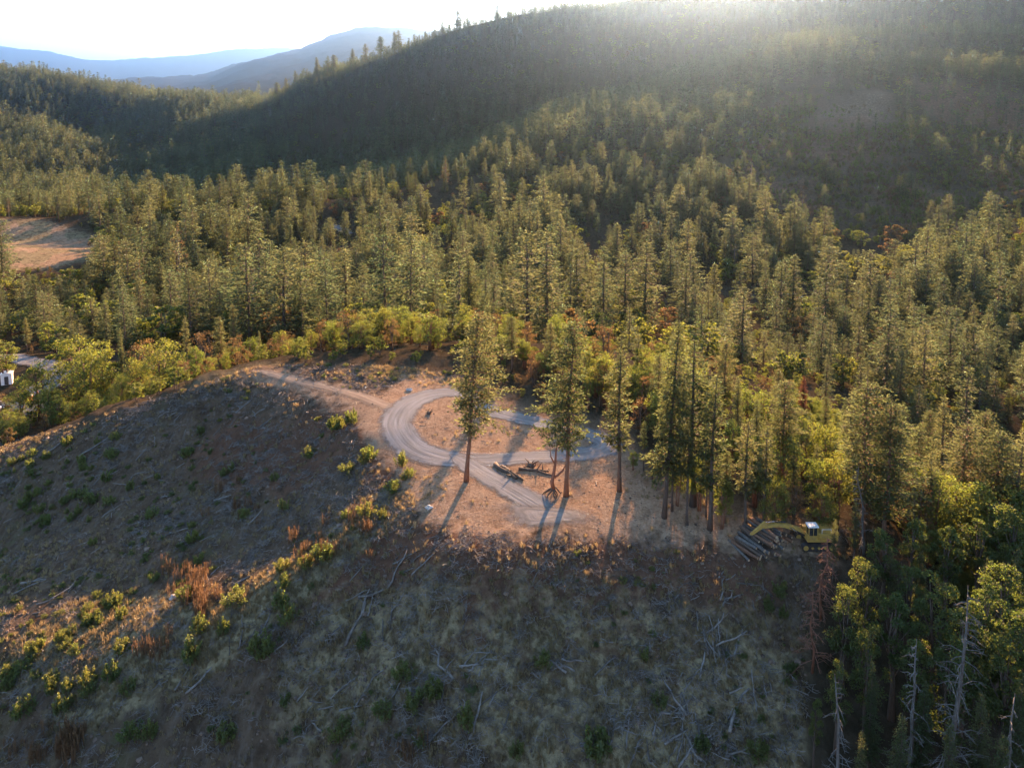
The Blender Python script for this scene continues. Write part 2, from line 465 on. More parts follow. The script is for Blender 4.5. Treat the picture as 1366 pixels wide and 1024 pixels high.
def road_mat(name, c1, c2, c3, e0=.30, rag=.62):
    M = NT_(name)
    uv = M.n('ShaderNodeUVMap'); uv.uv_map = 'UVMap'
    tc = M.n('ShaderNodeTexCoord')
    str_ = M.noise(1., 5, M.mapping(uv.outputs[0], (9., .10, 1)), .6)
    st2 = M.noise(1., 4, M.mapping(uv.outputs[0], (4., .05, 1)), .6, .5)
    fine = M.noise(5., 5, tc.outputs['Object'], .7)
    mid = M.noise(.6, 5, tc.outputs['Object'], .6)
    col = M.mix(M.ramp(str_, .36, .64), c1, c2)
    col = M.mix(M.ramp(st2, .5, .7, 0, .6), col, c3)
    col = M.mix(M.ramp(mid, .5, .72, 0, .6), col, c3)
    col = M.mix(M.ramp(fine, .40, .28, 0, .5), col, C(.12, .105, .09))
    col = M.mix(M.ramp(fine, .6, .75, 0, .5), col, C(.46, .44, .41))
    p = M.n('ShaderNodeBsdfDiffuse'); M.put(p.inputs[0], col); p.inputs[1].default_value = .5
    b = M.n('ShaderNodeBump'); b.inputs['Strength'].default_value = .8; b.inputs['Distance'].default_value = .10
    h = M.math('ADD', M.math('MULTIPLY', str_, 1.4), M.math('MULTIPLY', fine, .5))
    M.l(h, b.inputs['Height']); M.l(b.outputs[0], p.inputs['Normal'])
    # ragged transparent shoulder where gravel thins out
    sx = M.n('ShaderNodeSeparateXYZ'); M.l(uv.outputs[0], sx.inputs[0])
    e = M.math('ABSOLUTE', M.math('SUBTRACT', sx.outputs[0], .5))
    e = M.math('ADD', e, M.math('MULTIPLY', M.math('SUBTRACT', M.noise(.6, 6, tc.outputs['Object'], .65), .5), .42))
    tr = M.n('ShaderNodeBsdfTransparent'); mx = M.n('ShaderNodeMixShader')
    M.l(M.ramp(e, e0, .47), mx.inputs[0]); M.l(p.outputs[0], mx.inputs[1]); M.l(tr.outputs[0], mx.inputs[2])
    M.l(mx.outputs[0], M.out.inputs[0])
    return M.m


MAT['terrain'] = terrain_mat()
MAT['gravel'] = road_mat('grey_gravel', C(.185, .18, .172), C(.32, .315, .305), C(.27, .245, .21))
MAT['dirt'] = road_mat('pale_dirt', C(.27, .20, .14), C(.40, .31, .225), C(.34, .255, .18), .12, .8)
MAT['pad'] = road_mat('spilled_gravel', C(.20, .185, .165), C(.33, .31, .285), C(.30, .255, .20), .24, .6)
MAT['asphalt'] = road_mat('worn_grey_road', C(.15, .155, .16), C(.21, .215, .22), C(.19, .185, .18))

# ------------------------------------------------------------------ terrain sheet with its ground cover
px_, py_, _d = project(GX, GY, H)
front = (GY > 30)
near = (RR[None, :] < 175) & front
bare = plat.copy()
PATH = [(340, 494), (380, 503), (430, 516), (490, 531), (530, 545)]


def seg_dist(x, y, pts):
    d = np.full(np.shape(x), 1e9)
    for (a, b) in zip(pts[:-1], pts[1:]):
        ax, ay = a[0], a[1]; bx, by = b[0], b[1]
        L2 = (bx-ax)**2+(by-ay)**2
        t = np.clip(((x-ax)*(bx-ax)+(y-ay)*(by-ay))/L2, 0, 1)
        d = np.minimum(d, np.hypot(x-ax-t*(bx-ax), y-ay-t*(by-ay)))
    return d


path_w = [hit(*p) for p in PATH]
bare = np.where(near, np.maximum(bare*.85, np.clip(1.25-seg_dist(GX, GY, path_w)/3.5, 0, 1)), 0)
# dark churned soil left of the path and behind it
bare = bare*(1-.75*blur((in_poly(px_, py_, [(380, 488), (540, 494), (520, 522), (470, 526), (400, 510)]) & near).astype(float), 2))
gr = np.zeros_like(bare)
GR_LINES = [([(0, 584), (100, 556), (200, 524), (270, 502), (345, 490)], 3.4, 1.0),
            ([(560, 650), (480, 702), (400, 766), (300, 836), (200, 888), (110, 925)], 3.2, .95),
            ([(-20, 590), (60, 562), (118, 542), (205, 524), (275, 503), (340, 492)], 3.2, 1.0), ([(60, 866), (130, 830), (200, 832), (250, 850)], 4.5, .9),
            ([(500, 494), (560, 500), (600, 512)], 2.6, 1.0), ([(450, 890), (560, 860)], 7, .55), ([(700, 910), (880, 940), (1000, 960)], 9, .6), ([(880, 640), (1000, 690)], 4, .55)]
for pts, wd, amt in GR_LINES:
    W = [hit(*p) for p in pts]
    gr = np.maximum(gr, amt*np.clip(1.5-seg_dist(GX, GY, W)/wd, 0, 1))
gr = np.where(near, gr, 0)
gr = np.maximum(gr, .24*near*sstep(.1, .5, fbm(GX, GY, 22, 3, 61))*(GY < 120))
rd = np.zeros_like(bare)
for pts, wd in [([(560, 738), (700, 752), (850, 758), (1000, 768)], 4.5), ([(430, 770), (520, 730), (600, 735)], 4.5), ([(620, 845), (720, 850), (800, 830)], 5.5), ([(800, 880), (900, 880)], 4), ([(420, 560), (500, 560), (520, 620)], 5), ([(300, 600), (420, 620)], 7)]:
    W = [hit(*p) for p in pts]
    rd = np.maximum(rd, np.clip(1.3-seg_dist(GX, GY, W)/wd, 0, 1))
rd = np.where(near, rd*.85, 0)
MEADOW = [(-60, 290), (60, 292), (128, 312), (135, 345), (60, 362), (-60, 365)]
SCREE = [(1070, 170), (1095, 140), (1135, 128), (1165, 118), (1200, 128), (1185, 150), (1205, 165), (1160, 172), (1120, 182)]
mid = (RR[None, :] > 180) & (RR[None, :] < 700) & front
mead = blur((in_poly(px_, py_, MEADOW) & mid).astype(float), 1)
scree = blur((in_poly(px_, py_, SCREE) & (RR[None, :] > 400) & (RR[None, :] < 1100) & front).astype(float), 2)
CLEARED = [(-400, 500), (0, 597), (100, 566), (200, 534), (340, 490), (450, 484), (600, 496), (700, 545), (840, 580), (870, 640), (1000, 690), (1120, 700), (1140, 740), (1100, 770), (1075, 860), (1075, 1030), (1075, 1500), (-900, 1500)]
cleared_c = in_poly(px_, py_, CLEARED) & (RR[None, :] < 150) & (GY > 18)
cleared = blur(cleared_c.astype(float), 3)
flo = np.clip(1-cleared-mead-scree, 0, 1)
bare = np.maximum(bare, mead*.6*(fbm(GX, GY, 12, 3, 70) > -.05)); bare = np.maximum(bare, blur(scree, 3)*.32*(fbm(GX, GY, 40, 4, 71) > -.1)); gr = np.maximum(gr, mead*.7)
hf = blur((in_poly(px_, py_, [(960, 200), (1060, 110), (1240, 105), (1430, 130), (1430, 330), (1240, 318), (1130, 330), (1040, 300)]) & (RR[None, :] > 350) & (RR[None, :] < 1100) & front).astype(float), 3)
hn = sstep(-.35, .25, fbm(GX, GY, 45, 4, 72)); rd = np.maximum(rd, hf*.6*hn); bare = np.maximum(bare, hf*.26*hn); flo = flo*(1-.85*hf*hn)  # brown brush ground, lightened on the right hill face to stand in for haze
cover = np.stack([bare, gr, rd, flo], -1).astype(np.float32)


def build_terrain():
    V = np.stack([GX, GY, H], -1).reshape(-1, 3)
    a = (np.arange(NT-1)[:, None]*NR + np.arange(NR-1)[None, :]).ravel()
    Q = np.stack([a, a+1, a+NR+1, a+NR], -1)
    me = mesh_from('terrain', V, Q, MAT['terrain'], smooth=True)
    ca = me.color_attributes.new('cover', 'FLOAT_COLOR', 'POINT')
    ca.data.foreach_set('color', cover.reshape(-1))
    o = obj('terrain', me)
    tag(o, kind='structure')
    # the patch under the camera's own foot
    return o


build_terrain()


# ------------------------------------------------------------------ roads laid on the ground
def smooth_path(P, n, closed=False):
    P = np.array(P, float)
    if closed: P = np.vstack([P[-1], P, P[0], P[1]])
    else: P = np.vstack([2*P[0]-P[1], P, 2*P[-1]-P[-2]])
    out = []
    for i in range(1, len(P)-2):
        p0, p1, p2, p3 = P[i-1:i+3]
        for t in np.linspace(0, 1, n, endpoint=False):
            out.append(.5*((2*p1)+(-p0+p2)*t+(2*p0-5*p1+4*p2-p3)*t*t+(-p0+3*p1-3*p2+p3)*t**3))
    if not closed: out.append(P[-2])
    return np.array(out)


def ribbon(name, pts, widths, off, mat, closed=False, n=10, m=9):
    W = [hit(*p) for p in pts]
    P = smooth_path([(w_[0], w_[1], wd) for w_, wd in zip(W, widths)], n, closed)
    if closed: P = np.vstack([P, P[:1]])
    d = np.gradient(P[:, :2], axis=0)
    if closed: d[0] = d[-1] = P[1, :2]-P[-2, :2]
    d /= np.linalg.norm(d, axis=1)[:, None]
    nn = np.stack([-d[:, 1], d[:, 0]], -1)
    s = np.linspace(-.5, .5, m)
    X = P[:, None, 0] + nn[:, None, 0]*s*P[:, None, 2]
    Y = P[:, None, 1] + nn[:, None, 1]*s*P[:, None, 2]
    Z = ground(X, Y) + off
    V = np.stack([X, Y, Z], -1).reshape(-1, 3)
    k = len(P)
    a = (np.arange(k-1)[:, None]*m + np.arange(m-1)[None, :]).ravel()
    me = mesh_from(name, V, np.stack([a, a+1, a+m+1, a+m], -1), mat, smooth=True)
    L = np.concatenate([[0], np.cumsum(np.linalg.norm(np.diff(P[:, :2], axis=0), axis=1))])
    UV = np.stack([np.broadcast_to(s+.5, (k, m)), np.broadcast_to(L[:, None], (k, m))], -1).reshape(-1, 2)
    ul = me.uv_layers.new(name='UVMap')
    li = np.empty(len(me.loops), np.int32); me.loops.foreach_get('vertex_index', li)
    ul.data.foreach_set('uv', UV[li].astype(np.float32).ravel())
    o = obj(name, me)
    tag(o, kind='structure')
    return P


LOOP = [(607, 523), (572, 527), (543, 541), (530, 561), (536, 582), (560, 601), (608, 613), (660, 613), (720, 609), (775, 606), (808, 598), (800, 585), (740, 568), (690, 557), (650, 545), (628, 530)]
loopP = ribbon('gravel_road', LOOP, [4.6, 5.2, 6.2, 6.4, 6.2, 5.6, 4.8, 4.4, 4.2, 4.6, 5, 4.6, 4.2, 4.2, 4.2, 4.2], .07, MAT['gravel'], True)
ribbon('gravel_road', [(600, 606), (622, 618), (648, 634), (680, 652), (708, 668), (728, 680), (744, 692)], [.5, 3.6, 4.0, 4.2, 4.2, 3.6, .4], .08, MAT['gravel'])


def patch(name, px, py, rx, ry, off, mat, rot=0.):
    # a spread of gravel with a ragged rim, lying on the ground
    c = hit(px, py); na, nr = 48, 10
    a = np.linspace(0, 2*math.pi, na, endpoint=False)[:, None]; r = np.linspace(.02, 1, nr)[None, :]
    w_ = 1+.22*np.sin(2*a+1)+.14*np.sin(3*a+.4)+.08*np.sin(5*a)
    X = np.cos(a)*r*rx*w_; Y = np.sin(a)*r*ry*w_
    X, Y = c[0]+X*math.cos(rot)-Y*math.sin(rot), c[1]+X*math.sin(rot)+Y*math.cos(rot)
    V = np.stack([X, Y, ground(X, Y)+off], -1).reshape(-1, 3)
    Q = np.array([(i*nr+j, i*nr+j+1, ((i+1) % na)*nr+j+1, ((i+1) % na)*nr+j) for i in range(na) for j in range(nr-1)])[:, ::-1].copy()
    me = mesh_from(name, V, Q, mat, smooth=True)
    UV = np.stack([np.broadcast_to(.5+.5*r, (na, nr)), np.broadcast_to(a, (na, nr))], -1).reshape(-1, 2)
    ul = me.uv_layers.new(name='UVMap'); li = np.empty(len(me.loops), np.int32); me.loops.foreach_get('vertex_index', li)
    ul.data.foreach_set('uv', UV[li].astype(np.float32).ravel())
    tag(obj(name, me), kind='structure')


patch('gravel_patch', 726, 687, 5.2, 2.9, .09, MAT['pad'], R(-12))
ribbon('dirt_path', [(336, 495), (365, 499), (400, 508), (440, 518), (485, 530), (520, 543), (545, 556)], [.6, 3.2, 3.6, 3.6, 3.8, 4.4, 1], .05, MAT['dirt'])
ribbon('road', [(-60, 472), (-20, 474), (22, 478), (58, 486), (80, 497), (70, 512), (40, 524)], [7, 7, 7, 7, 7.5, 7, 6], .30, MAT['asphalt'])
ribbon('gravel_path', [(-20, 547), (20, 545), (40, 541), (58, 534)], [7, 9, 9, 6], .25, MAT['asphalt'])
ribbon('gravel_path', [(440, 302), (455, 306), (466, 313)], [7, 9, 6], .4, MAT['asphalt'])


# ------------------------------------------------------------------ growing things: mesh makers
def unit(v):
    return v/np.maximum(np.linalg.norm(v, axis=-1, keepdims=True), 1e-9)


def leaf_quads(Cn, D, ln, wd, g, flat=.5):
    """rhombic leaf sprays: centres, long axes, length, width"""
    n = len(Cn)
    D = unit(D + g.normal(0, .35, (n, 3)))
    Nn = unit(np.cross(D, g.normal(0, 1, (n, 3)) + np.array([0, 0, flat])))
    ln = np.broadcast_to(ln, (n,))[:, None]*g.uniform(.7, 1.3, (n, 1)); wd = np.broadcast_to(wd, (n,))[:, None]*g.uniform(.7, 1.3, (n, 1))
    sag = np.array([0, 0, -1])*ln*.12
    V = np.stack([Cn-D*ln*.5, Cn+Nn*wd*.5, Cn+D*ln*.5+sag, Cn-Nn*wd*.5], 1)
    return V.reshape(-1, 3), np.arange(4*n).reshape(n, 4)


def tube(path, rad, k=6):
    path = np.asarray(path, float); n = len(path)
    T = unit(np.gradient(path, axis=0))
    ref = np.where(np.abs(T[:, 2:3]) > .9, np.array([[1., 0, 0]]), np.array([[0, 0, 1.]]))
    A = unit(np.cross(T, ref)); B = np.cross(T, A)
    a = np.linspace(0, 2*math.pi, k, endpoint=False)
    V = path[:, None] + (A[:, None]*np.cos(a)[None, :, None] + B[:, None]*np.sin(a)[None, :, None])*np.asarray(rad)[:, None, None]
    Q = []
    for i in range(n-1):
        for j in range(k):
            Q.append((i*k+j, i*k+(j+1) % k, (i+1)*k+(j+1) % k, (i+1)*k+j))
    Q.append((k-1, k-2, k-3, 0) if k == 4 else (k-1,)+tuple(range(k-2, -1, -1)))
    Q.append(tuple((n-1)*k+j for j in range(k)))
    return V.reshape(-1, 3), Q


class Acc:
    def __init__(s): s.V = []; s.Q = []; s.n = 0; s.m = []

    def add(s, V, Q, m=0):
        s.V.append(np.asarray(V, float)); s.Q += [tuple(int(i)+s.n for i in q) for q in Q]; s.n += len(V); s.m += [m]*len(Q)

    def mesh(s, name, mats, smooth=False):
        me = mesh_from(name, np.concatenate(s.V), s.Q, mats, smooth=smooth)
        if isinstance(mats, (list, tuple)) and len(mats) > 1: me.polygons.foreach_set('material_index', s.m)
        return me


def conifer(kind, seed, H_=22., cb=.30, rmax=2.6, leaf=.5, dens=1., bare_twigs=True, lod=0):
    """returns (trunk V,Q lists, crown V,Q).  kind: 'pine' (tufted rounded), 'fir' (pointed sprays), 'thin' (sparse)"""
    g = np.random.default_rng(seed)
    wob = np.cumsum(g.normal(0, .10, (9, 2)), axis=0)*(.6 if kind != 'fir' else .25)
    zs = np.linspace(0, H_, 9)
    path = np.column_stack([wob-wob[0], zs])
    r0 = H_*.0082+.04
    rad = r0*(1-zs/H_)**.8+.02
    rad[0] *= 1.35
    acc = Acc()
    acc.add(*tube(path, rad, 7 if lod == 0 else (5 if lod == 1 else 3)))

    def axis(z): return np.array([np.interp(z, zs, path[:, 0]), np.interp(z, zs, path[:, 1]), z])
    Cs, Ds, Ls = [], [], []
    step = {0: .55, 1: .85, 2: 1.7}[lod]*(1.25 if kind == 'thin' else 1)
    z = H_*cb
    nz = g.uniform(.6, 1.25, 60)
    side = g.uniform(0, 6.28); lop = g.uniform(.1, .35)
    while z < H_*.985:
        t = (z-H_*cb)/(H_*(1-cb))
        if kind == 'pine': prof = (min(1, t*4+.35)**.8)*(1-t**2.2)**.75*.95+.10
        elif kind == 'fir': prof = min(1, t*5+.55)*(1-t)**.82+.05
        else: prof = (.55+.45*math.sin(t*3.0+.2))*(1-t**2)**.8+.08
        nb = {0: 5, 1: 4, 2: 3}[lod] + int(g.integers(0, 2))
        a0 = g.uniform(0, 6.28)
        for b in range(nb):
            if kind != 'fir' and g.random() < .16: continue
            a = a0 + b*6.283/nb + g.normal(0, .3)
            L = rmax*prof*nz[int(z*1.7) % 60]*g.uniform(.6, 1.22)*(1+lop*math.cos(a-side))
            slope = (.30*t-.28 if kind == 'fir' else .45*t-.12) + g.normal(0, .14)
            d = unit(np.array([math.cos(a), math.sin(a), slope]))
            p0 = axis(z + g.uniform(-.2, .2)*step)
            if lod < 2 and (bare_twigs or lod == 0) and L > .7:
                tip = p0+d*L*.92
                acc.add(*tube([p0, p0+d*L*.5+np.array([0, 0, -.04*L]), tip], [.045+.012*L, .03+.006*L, .012], 3))
            ncl = max(1, int(L/leaf*{0: 1.5, 1: 1.1, 2: .8}[lod]))
            for c in range(ncl):
                f = (.25 + .75*(c+g.uniform(.2, 1))/ncl)
                pc = p0 + d*L*f + np.array([0, 0, -.05*L*f*f])
                nl = max(1, int(dens*{0: 7.5, 1: 5.5, 2: 3.6}[lod]*g.uniform(.6, 1.4)))
                sp = (.34 if kind == 'pine' else .26)*{0: 1., 1: 1.3, 2: 1.8}[lod]
                off = g.normal(0, sp, (nl, 3))*np.array([1, 1, .62])
                Cs.append(pc+off)
                out = unit(off+np.array([0, 0, .12]))
                Ds.append((d*.7+out*.9) if kind != 'fir' else d*1.1+out*.5+np.array([-d[1], d[0], 0])*g.choice([-.8, .8], (nl, 1)))
                Ls.append(np.full(nl, leaf*(1.0-.25*t)))
        z += step*g.uniform(.75, 1.25)*(1-.35*t)
    # leader
    tp = axis(H_)
    n = 8
    Cs.append(tp + np.column_stack([g.normal(0, .12, n), g.normal(0, .12, n), -g.uniform(-.2, 1.2, n)])); Ds.append(np.tile([0, 0, 1.], (n, 1))); Ls.append(np.full(n, leaf*.9))
    if lod == 0 and cb > .2:      # dead lower twigs
        for _ in range(int(14*cb/.3)):
            zz = g.uniform(.10, cb)*H_; a = g.uniform(0, 6.28); L = g.uniform(.4, 1.5)
            p0 = axis(zz); d = np.array([math.cos(a), math.sin(a), g.uniform(-.35, .1)])
            acc.add(*tube([p0, p0+d*L], [.035, .012], 3))
    V, Q = leaf_quads(np.concatenate(Cs), np.concatenate(Ds), np.concatenate(Ls), np.concatenate(Ls)*(.38 if kind != 'fir' else .34), g)
    return acc, V, Q


def broadleaf(seed, H_=11., R_=3.2, nl=2600, leaf=.34, lod=0, stems=3, base=.28, thin=0.):
    g = np.random.default_rng(seed)
    acc = Acc(); Cs, Ds = [], []
    nlobe = {0: 15, 1: 9, 2: 5}[lod]
    lobes = []
    for i in range(nlobe):
        t = (i+.5)/nlobe
        zc = H_*(base + (1-base)*(.08+.86*t))
        rr = R_*math.sin(math.pi*(.16+.74*t))*g.uniform(.45, .9)
        a = i*2.399+g.uniform(-.5, .5)
        lobes.append((np.array([rr*math.cos(a), rr*math.sin(a), zc]), R_*g.uniform(.28, .50)))
    starts = []
    for s in range(stems):
        a = s*6.28/stems+g.uniform(-.5, .5); lean = R_*.22*g.uniform(.4, 1.2) if stems > 1 else .2
        P = np.array([[.16*math.cos(a)*stems**.5, .16*math.sin(a)*stems**.5, 0], [lean*.5*math.cos(a)+g.normal(0, .12), lean*.5*math.sin(a)+g.normal(0, .12), H_*.28],
                      [lean*1.1*math.cos(a)+g.normal(0, .25), lean*1.1*math.sin(a)+g.normal(0, .25), H_*.58], [lean*1.5*math.cos(a), lean*1.5*math.sin(a), H_*.86]])
        r = (.05+H_*.013)*(1.2 if stems == 1 else .8)
        acc.add(*tube(P, [r*1.2, r, r*.6, r*.2], 6 if lod == 0 else 4)); starts.append(P)
    for (c, rl) in lobes:
        P = starts[int(g.integers(0, stems))]
        zz = min(c[2]*.72, H_*.75)
        s0 = np.array([np.interp(zz, P[:, 2], P[:, 0]), np.interp(zz, P[:, 2], P[:, 1]), zz])
        if lod < 2:
            acc.add(*tube([s0, .5*(s0+c)+np.array([0, 0, -.15]), c], [.02+H_*.005, .015+H_*.003, .015], 4))
        n = int(nl/nlobe*g.uniform(.6, 1.4)*(1-thin*g.random()))
        d = unit(g.normal(0, 1, (n, 3))+np.array([0, 0, .25]))
        rad = rl*g.uniform(.45, 1.12, (n, 1))
        # sub-clumps so that the crown breaks up
        k = max(3, n//16); ctr = unit(g.normal(0, 1, (k, 3))+np.array([0, 0, .3]))
        d = unit(d*.55+ctr[g.integers(0, k, n)])
        Cs.append(c+d*rad*np.array([1, 1, .82])); Ds.append(d+g.normal(0, .6, (n, 3)))
    Cn = np.concatenate(Cs); Dn = np.concatenate(Ds)
    V, Q = leaf_quads(Cn, Dn, leaf, leaf*.62, g, .8)
    return acc, V, Q


def tree_meshes(fn, bark, leafm, name, **kw):
    acc, V, Q = fn(**kw)
    return acc.mesh(name+'_trunk', bark, smooth=True), mesh_from(name+'_crown', V, Q, leafm), (acc, V, Q)


def merged(acc, V, Q, name, bark, leafm):
    """trunk and crown as one light mesh, only for the far mass of forest"""
    a = Acc(); a.add(np.concatenate(acc.V), acc.Q, 0); a.add(V, Q, 1)
    return a.mesh(name, [bark, leafm])


# prototypes -------------------------------------------------------
PROTO = {}          # kind -> list of (trunk mesh, crown mesh, height)
def add_proto(key, tm, cm, h): PROTO.setdefault(key, []).append((tm, cm, h))


for i in range(3):   # big close pines
    tm, cm, _ = tree_meshes(conifer, MAT['bark_pine'], MAT['needle_near'], 'pine', kind='pine', seed=100+i, H_=24., cb=[.32, .30, .42][i], rmax=[3.2, 2.8, 2.6][i], leaf=.46, dens=1.05)
    add_proto('pine0', tm, cm, 24.)
for i in range(3):
    tm, cm, _ = tree_meshes(conifer, MAT['bark'], MAT['needle_near'], 'fir', kind='fir', seed=120+i, H_=24., cb=[.26, .34, .20][i], rmax=[3.0, 2.4, 2.7][i], leaf=.44, dens=1.15)
    add_proto('fir0', tm, cm, 24.)
for i in range(3):
    tm, cm, _ = tree_meshes(conifer, MAT['bark'], MAT['needle_near'], 'thin_conifer', kind='thin', seed=140+i, H_=22., cb=[.38, .30, .48][i], rmax=[1.9, 2.1, 1.7][i], leaf=.48, dens=1.1)
    add_proto('thin0', tm, cm, 22.)
for i in range(5):
    tm, cm, _ = tree_meshes(conifer, MAT['bark'], MAT['needle'], 'pine', kind=['pine', 'pine', 'thin', 'pine', 'pine'][i], seed=200+i, H_=24., cb=[.16, .12, .22, .10, .2][i], rmax=[3.3, 3.0, 2.5, 2.9, 3.5][i], leaf=.72, dens=1.4, lod=1)
    add_proto('pine1', tm, cm, 24.)
for i in range(5):
    tm, cm, _ = tree_meshes(conifer, MAT['bark'], [MAT['needle'], MAT['needle'], MAT['needle_dark'], MAT['needle'], MAT['needle_dark']][i], 'fir', kind='fir', seed=230+i, H_=24., cb=[.06, .1, .06, .08, .12][i], rmax=[3.6, 3.0, 3.3, 2.8, 3.7][i], leaf=.72, dens=1.4, lod=1)
    add_proto('fir1', tm, cm, 24.)
for i in range(4):
    tm, cm, _ = tree_meshes(broadleaf, MAT['bark_red'], MAT['leaf'], 'broadleaf', seed=300+i, H_=11., R_=[3.2, 2.8, 3.6, 2.4][i], nl=[6200, 5400, 6800, 4800][i], leaf=.26, stems=[3, 2, 4, 3][i], base=[.25, .3, .22, .35][i], thin=.3)
    add_proto('broad0', tm, cm, 11.)
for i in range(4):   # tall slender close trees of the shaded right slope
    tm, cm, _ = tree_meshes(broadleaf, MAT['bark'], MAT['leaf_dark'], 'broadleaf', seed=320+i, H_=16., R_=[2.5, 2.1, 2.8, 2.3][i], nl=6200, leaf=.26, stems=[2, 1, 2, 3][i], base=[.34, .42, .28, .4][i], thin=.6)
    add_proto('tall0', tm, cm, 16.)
for i in range(3):
    tm, cm, _ = tree_meshes(broadleaf, MAT['bark'], MAT['leaf_rust'], 'broadleaf', seed=340+i, H_=10., R_=[2.4, 2.8, 2.2][i], nl=2600, leaf=.24, stems=[3, 2, 3][i], base=.25, thin=.7)
    add_proto('rust0', tm, cm, 10.)


def bare_tree(seed, H_, nb, Lmax, droop=0., red=False, fork=True):
    g = np.random.default_rng(seed)
    acc = Acc()
    w = np.cumsum(g.normal(0, .14, (8, 2)), axis=0)
    zs = np.linspace(0, H_, 8); P = np.column_stack([w-w[0], zs])
    acc.add(*tube(P, (.04+H_*.010)*(1-zs/H_)**.8+.02, 6))
    tw = Acc()
    for i in range(nb):
        z = H_*(.18+.8*i/nb); a = g.uniform(0, 6.28)
        L = Lmax*(1-.72*(i/nb))*g.uniform(.5, 1.2)
        p0 = np.array([np.interp(z, zs, P[:, 0]), np.interp(z, zs, P[:, 1]), z])
        d = unit(np.array([math.cos(a), math.sin(a), g.uniform(-.25, .35)-droop]))
        pm = p0+d*L*.55+np.array([0, 0, .05*L]); pe = p0+d*L+np.array([0, 0, -.12*L*(1+3*droop)])
        tw.add(*tube([p0, pm, pe], [.050, .034, .012], 4))
        if fork:
            for q in range(4):
                f = g.uniform(.3, .9); b0 = p0+(pe-p0)*f
                dd = unit(d+g.normal(0, .7, 3)); l2 = L*g.uniform(.2, .5)
                tw.add(*tube([b0, b0+dd*l2], [.024, .010], 3))
    return acc, tw


# ------------------------------------------------------------------ individual trees
TREES = []      # (root, kind, px, py_top, look)  for labels
KN = {'pine0': 'pine_tree', 'pine1': 'pine_tree', 'fir0': 'fir_tree', 'fir1': 'fir_tree', 'thin0': 'conifer_tree', 'broad0': 'broadleaf_tree', 'tall0': 'broadleaf_tree', 'rust0': 'broadleaf_tree'}


def place_tree(key, x, y, h, width=1., lean=(0, 0), var=None, leafm=None, zone=None, label=None, group=None, rz=None):
    L = PROTO[key]
    tm, cm, h0 = L[(random.randrange(len(L)) if var is None else var) % len(L)]
    root = empty(KN[key], (x, y, gz(x, y)-.15), random.uniform(0, 6.28) if rz is None else rz)
    s = h/h0
    sw = s*width
    root.scale = (sw, sw, s)
    if lean != (0, 0):
        root.rotation_mode = 'XYZ'
        q = Vector((lean[0], lean[1], h)).to_track_quat('Z', 'Y')
        root.rotation_euler = (q @ Euler((0, 0, random.uniform(0, 6.28))).to_quaternion()).to_euler()
    t = obj('trunk', tm, root)
    if leafm is not None:
        k2 = cm.name+leafm.name
        c2 = bpy.data.meshes.get(k2)
        if c2 is None:
            c2 = cm.copy(); c2.name = k2; c2.materials.clear(); c2.materials.append(leafm)
        cm = c2
    c = obj('crown', cm, root)
    p = project(x, y, gz(x, y)+h)
    root['category'] = 'tree'
    if label: root['label'] = label
    if group: root['group'] = group
    TREES.append(dict(o=root, key=key, px=float(p[0]), py=float(p[1]), Y=y, h=h, zone=zone, label=label, mat=leafm))
    return root


def by_base(key, bx, by, tx, ty, **kw):
    """tree whose foot is seen at (bx,by) and whose tip is seen at (tx,ty)"""
    b = hit(bx, by)
    t = at_y(tx, ty, b[1])
    return place_tree(key, b[0], b[1], t[2]-b[2], lean=(t[0]-b[0], 0), **kw)


def by_top(key, tx, ty, Y, **kw):
    """tree whose foot is hidden: tip seen at (tx,ty), standing at forward distance Y"""
    t = at_y(tx, ty, Y)
    h = t[2]-gz(t[0], Y)
    if h < 2.5: h = 2.5
    return place_tree(key, t[0], Y, h, **kw)


